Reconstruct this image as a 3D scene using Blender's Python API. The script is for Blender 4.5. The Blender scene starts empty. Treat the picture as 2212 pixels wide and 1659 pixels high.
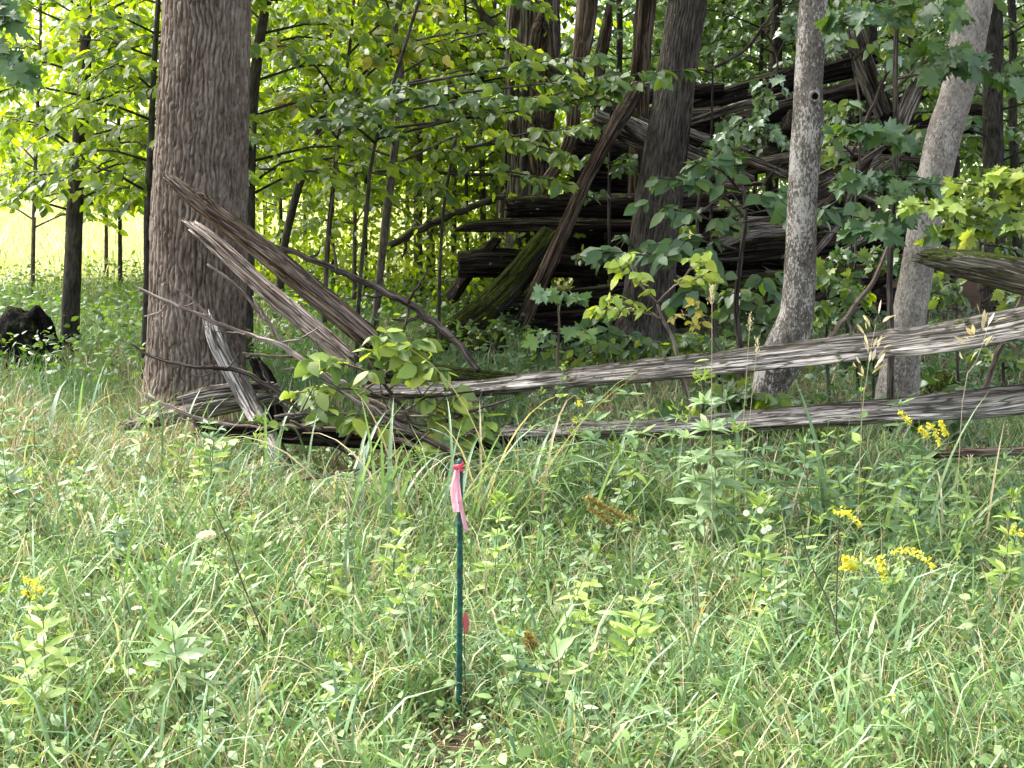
import bpy, math, random
import numpy as np
from mathutils import Matrix, Vector

random.seed(7)
RNG = np.random.default_rng(7)
scene = bpy.context.scene
col = scene.collection

# ------------------------------------------------------------------ camera
CAM_H = 2.1
FPX = 3000.0                       # focal length in pixels of a 2212 x 1659 picture
PITCH = math.atan(490.0 / FPX)
cam_data = bpy.data.cameras.new('camera')
cam_data.sensor_width = 36.0
cam_data.lens = 36.0 * FPX / 2212.0
cam_data.clip_start = 0.05
cam_data.clip_end = 2000.0
cam = bpy.data.objects.new('camera', cam_data)
cam.location = (0, 0, CAM_H)
cam.rotation_euler = (math.pi / 2 - PITCH, 0, 0)
col.objects.link(cam)
scene.camera = cam

# ------------------------------------------------------------------ sky and sun
SUN_AZ = math.radians(-60.0)       # measured from +Y towards +X: up and to the left, a little behind the wood
SUN_EL = math.radians(52.0)
world = bpy.data.worlds.new('World')
scene.world = world
world.use_nodes = True
wn = world.node_tree.nodes
wl = world.node_tree.links
wn.clear()
sky = wn.new('ShaderNodeTexSky')
sky.sky_type = 'NISHITA'
sky.sun_disc = False
sky.sun_elevation = SUN_EL
sky.sun_rotation = SUN_AZ
sky.air_density = 0.7
sky.dust_density = 4.0
sky.ozone_density = 0.6
bg = wn.new('ShaderNodeBackground')
bg.inputs['Strength'].default_value = 0.14
wo = wn.new('ShaderNodeOutputWorld')
hs = wn.new('ShaderNodeHueSaturation')      # thin even cloud: the blue of the clear sky is mostly gone
hs.inputs['Saturation'].default_value = 0.45
wl.new(sky.outputs[0], hs.inputs['Color'])
wl.new(hs.outputs[0], bg.inputs[0])
wl.new(bg.outputs[0], wo.inputs[0])

sun_data = bpy.data.lights.new('sun', 'SUN')
sun_data.energy = 1.5
sun_data.angle = math.radians(18)
sun_data.color = (1.0, 0.97, 0.91)
sun = bpy.data.objects.new('sun', sun_data)
to_sun = Vector((math.sin(SUN_AZ) * math.cos(SUN_EL), math.cos(SUN_AZ) * math.cos(SUN_EL), math.sin(SUN_EL)))
sun.rotation_euler = to_sun.to_track_quat('Z', 'Y').to_euler()
sun.location = to_sun * 40
col.objects.link(sun)

vs = scene.view_settings
vs.view_transform = 'Standard'
vs.look = 'None'
vs.exposure = 2.5
vs.gamma = 1.0
scene.cycles.max_bounces = 6
scene.cycles.diffuse_bounces = 3
scene.cycles.transmission_bounces = 4
scene.cycles.use_denoising = True

# ------------------------------------------------------------------ pixel helpers (2212 x 1659 picture)
CP, SP = math.cos(PITCH), math.sin(PITCH)

def P(u, v, d):
    """point on the ray through pixel (u, v) at ground distance d from the camera"""
    x = (u - 1106.0) / FPX
    y = (829.5 - v) / FPX
    fy = CP + y * SP
    fz = -SP + y * CP
    t = d / fy
    return np.array((x * t, d, CAM_H + fz * t))

def SC(v, d):
    """pixels per metre at that pixel row and distance"""
    y = (829.5 - v) / FPX
    return FPX * (CP + y * SP) / d

def project(p):
    """world points (N,3) to pixel u, v"""
    q = p - np.array((0, 0, CAM_H))
    f = q[:, 1] * CP - q[:, 2] * SP
    u = q[:, 1] * SP + q[:, 2] * CP
    f = np.maximum(f, 0.05)
    return 1106 + FPX * q[:, 0] / f, 829.5 - FPX * u / f

def ground_z(x, y):
    x = np.asarray(x, float); y = np.asarray(y, float)
    return 0.05 * np.sin(x * 0.9 + 0.4) * np.sin(y * 0.7) + 0.03 * np.sin(x * 2.3 + y * 1.7)

def GZ(x, y):
    return float(ground_z(x, y))

# ------------------------------------------------------------------ noise
def _hash(ix, iy, iz, seed):
    h = (ix.astype(np.int64) * 374761393 + iy.astype(np.int64) * 668265263 + iz.astype(np.int64) * 2147483647 + seed * 1274126177) & 0xFFFFFFFF
    h = ((h ^ (h >> 13)) * 1274126177) & 0xFFFFFFFF
    h = (h ^ (h >> 16)) & 0xFFFFFFFF
    return h / 4294967295.0

def vnoise(x, y, z, seed=0):
    x, y, z = np.broadcast_arrays(np.asarray(x, float), np.asarray(y, float), np.asarray(z, float))
    x0, y0, z0 = np.floor(x), np.floor(y), np.floor(z)
    fx, fy, fz = x - x0, y - y0, z - z0
    fx = fx * fx * (3 - 2 * fx); fy = fy * fy * (3 - 2 * fy); fz = fz * fz * (3 - 2 * fz)
    r = 0
    for dx in (0, 1):
        wx = fx if dx else 1 - fx
        for dy in (0, 1):
            wy = fy if dy else 1 - fy
            for dz in (0, 1):
                wz = fz if dz else 1 - fz
                r = r + wx * wy * wz * _hash(x0 + dx, y0 + dy, z0 + dz, seed)
    return r

def fbm(x, y, z, seed=0, octaves=3):
    a, r, s = 0.5, 0, 1.0
    for i in range(octaves):
        r = r + a * vnoise(x * s, y * s, z * s, seed + i * 17)
        a *= 0.5; s *= 2.03
    return r / (1 - 0.5 ** octaves)

# ------------------------------------------------------------------ material helpers
def nt(name):
    m = bpy.data.materials.new(name)
    m.use_nodes = True
    n, l = m.node_tree.nodes, m.node_tree.links
    n.clear()
    out = n.new('ShaderNodeOutputMaterial')
    return m, n, l, out

def ramp(n, stops, interp='LINEAR'):
    r = n.new('ShaderNodeValToRGB')
    r.color_ramp.interpolation = interp
    e = r.color_ramp.elements
    while len(e) < len(stops):
        e.new(0.5)
    for i, (p, c) in enumerate(stops):
        e[i].position = p
        e[i].color = (c[0], c[1], c[2], 1) if not isinstance(c, (int, float)) else (c, c, c, 1)
    return r

def noise_node(n, l, vec, scale, detail=3.0, rough=0.55, mapscale=None):
    if mapscale is not None:
        mp = n.new('ShaderNodeMapping')
        mp.inputs['Scale'].default_value = mapscale
        l.new(vec, mp.inputs['Vector'])
        vec = mp.outputs[0]
    t = n.new('ShaderNodeTexNoise')
    t.inputs['Scale'].default_value = scale
    t.inputs['Detail'].default_value = detail
    t.inputs['Roughness'].default_value = rough
    l.new(vec, t.inputs['Vector'])
    return t.outputs['Fac']

def mixc(n, l, fac, a, b, blend='MIX'):
    m = n.new('ShaderNodeMix')
    m.data_type = 'RGBA'
    m.blend_type = blend
    for sock, v in ((m.inputs[0], fac), (m.inputs[6], a), (m.inputs[7], b)):
        if isinstance(v, (int, float)):
            sock.default_value = v
        elif isinstance(v, tuple):
            sock.default_value = (v[0], v[1], v[2], 1)
        else:
            l.new(v, sock)
    return m.outputs[2]

def math_node(n, l, op, a, b=None, clamp=False):
    m = n.new('ShaderNodeMath')
    m.operation = op
    m.use_clamp = clamp
    for i, v in enumerate((a, b)):
        if v is None:
            continue
        if isinstance(v, (int, float)):
            m.inputs[i].default_value = v
        else:
            l.new(v, m.inputs[i])
    return m.outputs[0]

def maprange(n, l, v, a, b, c=0.0, d=1.0):
    m = n.new('ShaderNodeMapRange')
    m.clamp = True
    l.new(v, m.inputs[0])
    m.inputs[1].default_value = a; m.inputs[2].default_value = b
    m.inputs[3].default_value = c; m.inputs[4].default_value = d
    return m.outputs[0]

def principled(n, l, out, colour, rough=0.8, bump=None, bump_strength=0.5, bump_dist=0.01, spec=0.3):
    b = n.new('ShaderNodeBsdfPrincipled')
    if isinstance(colour, tuple):
        b.inputs['Base Color'].default_value = (*colour, 1)
    else:
        l.new(colour, b.inputs['Base Color'])
    if isinstance(rough, (int, float)):
        b.inputs['Roughness'].default_value = rough
    else:
        l.new(rough, b.inputs['Roughness'])
    b.inputs['Specular IOR Level'].default_value = spec
    if bump is not None:
        bn = n.new('ShaderNodeBump')
        bn.inputs['Strength'].default_value = bump_strength
        bn.inputs['Distance'].default_value = bump_dist
        l.new(bump, bn.inputs['Height'])
        l.new(bn.outputs[0], b.inputs['Normal'])
    l.new(b.outputs[0], out.inputs['Surface'])
    return b

def lc(n):
    a = n.new('ShaderNodeAttribute')
    a.attribute_name = 'lc'
    return a.outputs['Vector']

def mat_wood(name, dark, mid, pale, moss=0.0, lichen=0.0, streak=26.0, lift=0.0, rotted=0.0):
    """old weathered wood: long streaks along the grain, moss on top, lichen spots"""
    m, n, l, out = nt(name)
    v = lc(n)
    raw = v
    oi = n.new('ShaderNodeObjectInfo')
    add = n.new('ShaderNodeVectorMath'); add.operation = 'ADD'
    l.new(v, add.inputs[0])
    cmb = n.new('ShaderNodeCombineXYZ')
    r10 = math_node(n, l, 'MULTIPLY', oi.outputs['Random'], 37.0)
    l.new(r10, cmb.inputs[2]); l.new(r10, cmb.inputs[0])
    l.new(cmb.outputs[0], add.inputs[1])
    v = add.outputs[0]
    st = noise_node(n, l, v, streak * 1.5, 3, 0.6, (1, 1, 0.03))
    st2 = noise_node(n, l, v, streak * 3.6, 3, 0.65, (1, 1, 0.028))
    blot = noise_node(n, l, v, 5.0, 4, 0.6, (1, 1, 0.35))
    s = math_node(n, l, 'ADD', math_node(n, l, 'MULTIPLY', st, 0.55), math_node(n, l, 'MULTIPLY', st2, 0.45))
    s = math_node(n, l, 'ADD', s, math_node(n, l, 'MULTIPLY', math_node(n, l, 'SUBTRACT', blot, 0.5), 0.38))
    s = math_node(n, l, 'ADD', s, lift)
    cr = ramp(n, [(0.38, dark), (0.47, mid), (0.56, pale)])
    l.new(s, cr.inputs[0])
    c = cr.outputs[0]
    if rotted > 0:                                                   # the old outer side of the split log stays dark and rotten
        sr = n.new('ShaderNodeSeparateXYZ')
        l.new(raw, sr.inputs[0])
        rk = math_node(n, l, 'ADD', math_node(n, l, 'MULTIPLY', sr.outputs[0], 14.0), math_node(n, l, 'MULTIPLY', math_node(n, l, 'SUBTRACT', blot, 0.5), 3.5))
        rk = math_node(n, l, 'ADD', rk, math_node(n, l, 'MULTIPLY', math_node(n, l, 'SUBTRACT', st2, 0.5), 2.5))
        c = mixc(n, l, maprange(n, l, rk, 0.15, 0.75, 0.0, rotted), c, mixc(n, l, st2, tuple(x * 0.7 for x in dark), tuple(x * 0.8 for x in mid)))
    if moss > 0:
        g = n.new('ShaderNodeNewGeometry')
        sx = n.new('ShaderNodeSeparateXYZ')
        l.new(g.outputs['Normal'], sx.inputs[0])
        mn = noise_node(n, l, v, 9.0, 4, 0.6)
        mm = math_node(n, l, 'ADD', mn, math_node(n, l, 'MULTIPLY', sx.outputs[2], 0.28))
        mk = maprange(n, l, mm, 0.80 - moss * 0.42, 0.90 - moss * 0.36)
        mcol = ramp(n, [(0.3, (0.018, 0.027, 0.006)), (0.55, (0.05, 0.068, 0.012)), (0.75, (0.11, 0.125, 0.024))])
        l.new(noise_node(n, l, v, 60, 3), mcol.inputs[0])
        c = mixc(n, l, mk, c, mcol.outputs[0])
    if lichen > 0:
        ln = noise_node(n, l, v, 16.0, 2, 0.5)
        lk = maprange(n, l, ln, 0.78 - lichen * 0.2, 0.80 - lichen * 0.2)
        c = mixc(n, l, lk, c, (0.24, 0.29, 0.21))
    ck = None
    for sc_, rt_, w_ in ((streak * 0.7, 0.035, 0.03), (streak * 1.7, 0.03, 0.04), (streak * 0.45, 0.09, 0.018)):
        f_ = noise_node(n, l, v, sc_, 2, 0.55, (1, 1, rt_))
        e_ = math_node(n, l, 'ABSOLUTE', math_node(n, l, 'SUBTRACT', f_, 0.5))
        k_ = maprange(n, l, e_, w_ * 0.35, w_, 1.0, 0.0)
        ck = k_ if ck is None else math_node(n, l, 'MAXIMUM', ck, k_)
    c = mixc(n, l, math_node(n, l, 'MULTIPLY', ck, 0.72), c, tuple(x * 0.6 for x in dark))
    tone = noise_node(n, l, v, 7.0, 3, 0.6, (1, 1, 0.16))
    c = mixc(n, l, maprange(n, l, tone, 0.35, 0.7, 0.0, 0.55), c, mixc(n, l, 1.0, c, (0.62, 0.52, 0.44), 'MULTIPLY'))
    s = math_node(n, l, 'SUBTRACT', s, math_node(n, l, 'MULTIPLY', ck, 0.5))
    pit = noise_node(n, l, v, 48.0, 4, 0.75, (1, 1, 0.22))
    c = mixc(n, l, maprange(n, l, pit, 0.62, 0.72, 0.0, 0.75), c, dark)
    principled(n, l, out, c, 0.9, math_node(n, l, 'ADD', s, math_node(n, l, 'MULTIPLY', pit, -0.35)), 0.9, 0.016, 0.04)
    return m

def mat_bark(name, dark, mid, pale, fine=70.0, vert=0.16, moss=0.0, speck=0.0, speck_col=(0.42, 0.40, 0.36), bumpd=0.012):
    m, n, l, out = nt(name)
    v = lc(n)
    f = noise_node(n, l, v, fine, 4, 0.6, (1, 1, vert))
    f2 = noise_node(n, l, v, fine * 0.35, 4, 0.6, (1, 1, vert * 1.6))
    big = noise_node(n, l, v, 3.5, 4, 0.6, (1, 1, 0.5))
    s = math_node(n, l, 'ADD', math_node(n, l, 'MULTIPLY', f, 0.55), math_node(n, l, 'MULTIPLY', f2, 0.45))
    s2 = math_node(n, l, 'ADD', s, math_node(n, l, 'MULTIPLY', math_node(n, l, 'SUBTRACT', big, 0.5), 0.42))
    cr = ramp(n, [(0.37, dark), (0.49, mid), (0.62, pale)])
    l.new(s2, cr.inputs[0])
    c = cr.outputs[0]
    if speck > 0:
        sp = noise_node(n, l, v, 75.0, 4, 0.75, (1, 1, 0.5))
        sp2 = noise_node(n, l, v, 6.0, 3, 0.6, (1, 1, 0.45))
        sm = math_node(n, l, 'ADD', math_node(n, l, 'MULTIPLY', sp, 0.7), math_node(n, l, 'MULTIPLY', sp2, 0.5))
        k = maprange(n, l, sm, 0.645 - speck * 0.06, 0.70 - speck * 0.06)
        c = mixc(n, l, k, c, speck_col)
    if moss > 0:
        mn = noise_node(n, l, v, 4.5, 5, 0.65, (1, 1, 0.6))
        mk = maprange(n, l, mn, 0.70 - moss * 0.2, 0.78 - moss * 0.2)
        c = mixc(n, l, mk, c, (0.05, 0.06, 0.018))
    principled(n, l, out, c, 0.92, s, 0.8, bumpd, 0.05)
    return m

def mat_leaf(name, a, b, c, trans=0.45, gloss=0.04, rough=0.5, boost=(1.5, 1.45, 0.7), spot=0.0):
    """leaf: colour varies from leaf to leaf, light shines through"""
    m, n, l, out = nt(name)
    g = n.new('ShaderNodeNewGeometry')
    oi = n.new('ShaderNodeObjectInfo')
    r = math_node(n, l, 'FRACT', math_node(n, l, 'ADD', g.outputs['Random Per Island'], math_node(n, l, 'MULTIPLY', oi.outputs['Random'], 1.0)))
    cr = ramp(n, [(0.0, a), (0.5, b), (1.0, c)])
    l.new(r, cr.inputs[0])
    colr = cr.outputs[0]
    tc = n.new('ShaderNodeTexCoord')
    ns = noise_node(n, l, tc.outputs['Object'], 9.0, 2, 0.5)
    colr = mixc(n, l, maprange(n, l, ns, 0.35, 0.75, 0.0, 0.35), colr, mixc(n, l, 1.0, colr, (0.7, 0.75, 0.7), 'MULTIPLY'))
    if spot > 0:
        ns2 = noise_node(n, l, tc.outputs['Object'], 14.0, 2, 0.6)
        colr = mixc(n, l, maprange(n, l, ns2, 0.66 - spot * 0.1, 0.72 - spot * 0.1), colr, (0.20, 0.13, 0.05))
    d = n.new('ShaderNodeBsdfDiffuse')
    t = n.new('ShaderNodeBsdfTranslucent')
    gl = n.new('ShaderNodeBsdfGlossy')
    gl.inputs['Roughness'].default_value = rough
    gl.inputs['Color'].default_value = (1, 1, 1, 1)
    l.new(colr, d.inputs[0])
    l.new(mixc(n, l, 1.0, colr, boost, 'MULTIPLY'), t.inputs[0])
    m1 = n.new('ShaderNodeMixShader'); m1.inputs[0].default_value = trans
    l.new(d.outputs[0], m1.inputs[1]); l.new(t.outputs[0], m1.inputs[2])
    m2 = n.new('ShaderNodeMixShader')
    lw = n.new('ShaderNodeLayerWeight'); lw.inputs[0].default_value = 0.3
    l.new(math_node(n, l, 'ADD', math_node(n, l, 'MULTIPLY', lw.outputs['Facing'], gloss * 1.6), gloss * 0.5), m2.inputs[0])
    l.new(m1.outputs[0], m2.inputs[1]); l.new(gl.outputs[0], m2.inputs[2])
    l.new(m2.outputs[0], out.inputs['Surface'])
    return m

def mat_grass(name, stops, trans=0.4, gloss=0.06):
    m, n, l, out = nt(name)
    a = n.new('ShaderNodeAttribute'); a.attribute_name = 'tint'
    cr = ramp(n, stops)
    l.new(a.outputs['Fac'], cr.inputs[0])
    d = n.new('ShaderNodeBsdfDiffuse'); t = n.new('ShaderNodeBsdfTranslucent'); gl = n.new('ShaderNodeBsdfGlossy')
    gl.inputs['Roughness'].default_value = 0.45
    gl.inputs['Color'].default_value = (1, 1, 1, 1)
    l.new(cr.outputs[0], d.inputs[0])
    l.new(mixc(n, l, 1.0, cr.outputs[0], (1.35, 1.35, 0.8), 'MULTIPLY'), t.inputs[0])
    m1 = n.new('ShaderNodeMixShader'); m1.inputs[0].default_value = trans
    l.new(d.outputs[0], m1.inputs[1]); l.new(t.outputs[0], m1.inputs[2])
    m2 = n.new('ShaderNodeMixShader'); m2.inputs[0].default_value = gloss
    l.new(m1.outputs[0], m2.inputs[1]); l.new(gl.outputs[0], m2.inputs[2])
    l.new(m2.outputs[0], out.inputs['Surface'])
    return m

def mat_plain(name, c, rough=0.6, spec=0.3, var=0.25, scale=30.0):
    m, n, l, out = nt(name)
    tc = n.new('ShaderNodeTexCoord')
    ns = noise_node(n, l, tc.outputs['Object'], scale, 3)
    cc = mixc(n, l, maprange(n, l, ns, 0.3, 0.7), tuple(x * (1 - var) for x in c), tuple(min(1, x * (1 + var)) for x in c))
    principled(n, l, out, cc, rough, ns, 0.2, 0.002, spec)
    return m

M = {}
M['bark_big'] = mat_bark('bark_big', (0.066, 0.047, 0.036), (0.135, 0.106, 0.085), (0.235, 0.195, 0.163), 90, 0.16, 0.22, 0.0, (0.4, 0.4, 0.4), 0.006)
M['bark_furrow'] = mat_bark('bark_furrow', (0.022, 0.018, 0.015), (0.06, 0.051, 0.043), (0.12, 0.106, 0.092), 70, 0.10, 0.12)
M['bark_grey'] = mat_bark('bark_grey', (0.05, 0.043, 0.035), (0.095, 0.084, 0.07), (0.16, 0.143, 0.122), 70, 0.5, 0.45, 0.55, (0.38, 0.35, 0.315), 0.008)
M['bark_smooth'] = mat_bark('bark_smooth', (0.10, 0.086, 0.072), (0.18, 0.16, 0.137), (0.28, 0.255, 0.222), 70, 0.6, 0.08, 0.25, (0.36, 0.335, 0.30), 0.008)
M['bark_dark'] = mat_bark('bark_dark', (0.018, 0.016, 0.013), (0.04, 0.036, 0.030), (0.08, 0.072, 0.06), 60, 0.2)
M['bark_twig'] = mat_bark('bark_twig', (0.045, 0.038, 0.031), (0.085, 0.072, 0.06), (0.15, 0.13, 0.11), 60, 0.2)
M['bark_hollow'] = mat_wood('bark_hollow', (0.02, 0.015, 0.012), (0.065, 0.053, 0.045), (0.24, 0.215, 0.19), 0.0, 0.2, 14)
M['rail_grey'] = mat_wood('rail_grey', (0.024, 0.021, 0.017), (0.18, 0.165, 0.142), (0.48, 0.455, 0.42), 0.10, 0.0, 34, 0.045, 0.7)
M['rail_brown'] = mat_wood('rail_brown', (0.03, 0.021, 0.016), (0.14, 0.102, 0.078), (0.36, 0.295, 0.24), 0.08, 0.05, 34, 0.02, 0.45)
M['rail_red'] = mat_wood('rail_red', (0.035, 0.023, 0.017), (0.26, 0.18, 0.135), (0.56, 0.48, 0.41), 0.0, 0.0, 34, 0.04)
M['rail_moss'] = mat_wood('rail_moss', (0.05, 0.042, 0.034), (0.20, 0.175, 0.15), (0.36, 0.33, 0.29), 0.85, 0.0, 24)
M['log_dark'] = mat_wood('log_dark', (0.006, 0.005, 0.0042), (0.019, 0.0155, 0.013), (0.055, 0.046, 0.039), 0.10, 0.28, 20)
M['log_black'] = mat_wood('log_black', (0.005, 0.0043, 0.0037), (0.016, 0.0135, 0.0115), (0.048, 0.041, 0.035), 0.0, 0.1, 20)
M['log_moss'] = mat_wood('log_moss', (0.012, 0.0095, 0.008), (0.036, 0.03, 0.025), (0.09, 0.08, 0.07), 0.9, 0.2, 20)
M['plank_pile'] = mat_wood('plank_pile', (0.016, 0.013, 0.011), (0.08, 0.066, 0.055), (0.27, 0.235, 0.205), 0.1, 0.15, 26)
M['plank_pale'] = mat_wood('plank_pale', (0.026, 0.022, 0.0185), (0.14, 0.12, 0.105), (0.42, 0.38, 0.345), 0.12, 0.0, 26)
M['dead_brown'] = mat_wood('dead_brown', (0.022, 0.015, 0.011), (0.07, 0.05, 0.038), (0.18, 0.14, 0.11), 0.0, 0.1, 22)
M['dead_tan'] = mat_wood('dead_tan', (0.035, 0.024, 0.017), (0.12, 0.088, 0.065), (0.25, 0.20, 0.16), 0.0, 0.0, 22)
M['twig_grey'] = mat_wood('twig_grey', (0.13, 0.095, 0.08), (0.24, 0.19, 0.165), (0.36, 0.30, 0.27), 0.0, 0.2, 30)
M['twig_dark'] = mat_wood('twig_dark', (0.035, 0.028, 0.024), (0.09, 0.075, 0.066), (0.17, 0.145, 0.13), 0.0, 0.25, 30)
M['charred'] = mat_wood('charred', (0.004, 0.004, 0.004), (0.009, 0.009, 0.0085), (0.02, 0.019, 0.018), 0.25, 0.0, 18)

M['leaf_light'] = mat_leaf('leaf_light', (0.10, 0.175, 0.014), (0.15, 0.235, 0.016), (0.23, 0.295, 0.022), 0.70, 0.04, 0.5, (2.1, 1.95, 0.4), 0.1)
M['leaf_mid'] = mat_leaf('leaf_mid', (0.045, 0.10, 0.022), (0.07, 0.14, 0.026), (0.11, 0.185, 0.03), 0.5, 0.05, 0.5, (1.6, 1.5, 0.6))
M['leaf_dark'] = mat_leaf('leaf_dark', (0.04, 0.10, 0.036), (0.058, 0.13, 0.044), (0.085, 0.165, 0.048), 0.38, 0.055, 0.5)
M['leaf_pale'] = mat_leaf('leaf_pale', (0.12, 0.20, 0.11), (0.17, 0.26, 0.15), (0.24, 0.33, 0.20), 0.25, 0.12, 0.35)  # pale tone is sky glare on glossy leaves, put into the colour
M['leaf_lime'] = mat_leaf('leaf_lime', (0.13, 0.20, 0.03), (0.18, 0.25, 0.04), (0.25, 0.31, 0.055), 0.5)
M['leaf_yellow'] = mat_leaf('leaf_yellow', (0.30, 0.30, 0.03), (0.40, 0.36, 0.045), (0.46, 0.36, 0.07), 0.5)
M['leaf_bush'] = mat_leaf('leaf_bush', (0.07, 0.135, 0.03), (0.10, 0.18, 0.035), (0.16, 0.235, 0.045), 0.42, 0.045, 0.5, (1.5, 1.45, 0.7), 0.3)
M['leaf_weed'] = mat_leaf('leaf_weed', (0.10, 0.18, 0.055), (0.14, 0.235, 0.065), (0.19, 0.29, 0.08), 0.28, 0.04)
M['leaf_weed_lime'] = mat_leaf('leaf_weed_lime', (0.20, 0.30, 0.055), (0.26, 0.37, 0.07), (0.33, 0.43, 0.10), 0.3, 0.04)
M['leaf_weed_pale'] = mat_leaf('leaf_weed_pale', (0.24, 0.36, 0.17), (0.31, 0.43, 0.21), (0.38, 0.50, 0.26), 0.38, 0.05, 0.5, (1.3, 1.3, 0.9), 0.15)
M['leaf_painted_glow'] = mat_leaf('leaf_painted_glow', (0.28, 0.38, 0.05), (0.36, 0.45, 0.07), (0.45, 0.50, 0.09), 0.5, 0.04, 0.5, (1.5, 1.45, 0.6))  # raised leaf colour carries a backlit glow for leaves standing in shade
M['leaf_weed_blue'] = mat_leaf('leaf_weed_blue', (0.075, 0.15, 0.07), (0.10, 0.19, 0.085), (0.14, 0.235, 0.10), 0.35, 0.05)
M['blade_blue'] = mat_leaf('blade_blue', (0.10, 0.185, 0.09), (0.15, 0.245, 0.12), (0.21, 0.31, 0.15), 0.4, 0.06)
M['blade_dry'] = mat_leaf('blade_dry', (0.30, 0.22, 0.13), (0.40, 0.32, 0.19), (0.50, 0.43, 0.28), 0.4, 0.04)
M['litter'] = mat_leaf('litter', (0.06, 0.035, 0.022), (0.11, 0.065, 0.04), (0.19, 0.125, 0.075), 0.15, 0.04)
M['flower_yellow'] = mat_leaf('flower_yellow', (0.66, 0.58, 0.05), (0.74, 0.68, 0.08), (0.80, 0.76, 0.16), 0.3, 0.02)
M['flower_dull'] = mat_leaf('flower_dull', (0.20, 0.15, 0.045), (0.28, 0.21, 0.06), (0.36, 0.27, 0.08), 0.3, 0.02)
M['flower_cream'] = mat_leaf('flower_cream', (0.62, 0.58, 0.38), (0.70, 0.67, 0.48), (0.75, 0.73, 0.58), 0.3, 0.02)
M['flower_white'] = mat_leaf('flower_white', (0.75, 0.75, 0.75), (0.78, 0.78, 0.76), (0.80, 0.80, 0.80), 0.3, 0.02)
M['seed'] = mat_leaf('seed', (0.42, 0.34, 0.24), (0.52, 0.45, 0.34), (0.62, 0.56, 0.46), 0.35, 0.04)
M['stem_green'] = mat_plain('stem_green', (0.09, 0.14, 0.05))
M['stem_brown'] = mat_plain('stem_brown', (0.075, 0.055, 0.035))
M['stem_dry'] = mat_plain('stem_dry', (0.36, 0.29, 0.19))
M['stake'] = mat_plain('stake', (0.008, 0.060, 0.050), 0.5, 0.4, 0.6, 60)
M['ribbon'] = mat_leaf('ribbon', (0.84, 0.42, 0.52), (0.86, 0.47, 0.56), (0.86, 0.52, 0.60), 0.35, 0.06, 0.4, (1.1, 1.0, 1.0))
M['ribbon_knot'] = mat_plain('ribbon_knot', (0.70, 0.075, 0.11), 0.5, 0.4, 0.2, 60)
M['grass'] = mat_grass('grass', [(0.0, (0.09, 0.17, 0.075)), (0.25, (0.13, 0.23, 0.085)), (0.45, (0.19, 0.30, 0.09)), (0.60, (0.27, 0.37, 0.11)), (0.72, (0.42, 0.42, 0.21)), (0.86, (0.47, 0.39, 0.25)), (1.0, (0.20, 0.13, 0.08))], 0.24, 0.035)
M['field'] = mat_grass('field', [(0.0, (0.20, 0.24, 0.09)), (0.5, (0.36, 0.38, 0.18)), (0.75, (0.47, 0.46, 0.27)), (1.0, (0.56, 0.53, 0.36))])

def mat_ground():
    m, n, l, out = nt('ground')
    g = n.new('ShaderNodeNewGeometry')
    pos = g.outputs['Position']
    sx = n.new('ShaderNodeSeparateXYZ'); l.new(pos, sx.inputs[0])
    n1 = noise_node(n, l, pos, 9.0, 5, 0.65)
    n2 = noise_node(n, l, pos, 55.0, 4, 0.7)
    n3 = noise_node(n, l, pos, 0.9, 4, 0.6)
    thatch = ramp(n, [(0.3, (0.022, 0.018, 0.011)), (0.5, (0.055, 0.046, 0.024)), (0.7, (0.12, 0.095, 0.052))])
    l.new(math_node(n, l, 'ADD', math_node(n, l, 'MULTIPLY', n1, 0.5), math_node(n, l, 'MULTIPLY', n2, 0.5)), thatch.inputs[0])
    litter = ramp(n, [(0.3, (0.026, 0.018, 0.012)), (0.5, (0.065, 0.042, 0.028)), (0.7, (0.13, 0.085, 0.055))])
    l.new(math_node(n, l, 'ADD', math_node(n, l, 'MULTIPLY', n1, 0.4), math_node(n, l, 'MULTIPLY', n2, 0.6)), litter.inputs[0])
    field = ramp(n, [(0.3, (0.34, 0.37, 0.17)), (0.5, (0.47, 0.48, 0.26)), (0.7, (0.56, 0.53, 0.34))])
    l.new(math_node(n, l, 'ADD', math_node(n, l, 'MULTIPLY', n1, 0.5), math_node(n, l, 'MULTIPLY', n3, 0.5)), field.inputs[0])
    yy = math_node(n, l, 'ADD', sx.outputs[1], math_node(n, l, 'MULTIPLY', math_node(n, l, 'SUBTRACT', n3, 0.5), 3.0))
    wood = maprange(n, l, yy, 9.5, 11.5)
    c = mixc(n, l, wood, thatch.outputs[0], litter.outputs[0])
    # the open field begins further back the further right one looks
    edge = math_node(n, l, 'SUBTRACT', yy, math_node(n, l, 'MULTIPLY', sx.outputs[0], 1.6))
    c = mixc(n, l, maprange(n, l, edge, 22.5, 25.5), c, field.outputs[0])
    principled(n, l, out, c, 0.95, n2, 0.8, 0.03, 0.1)
    return m
M['ground'] = mat_ground()

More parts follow.
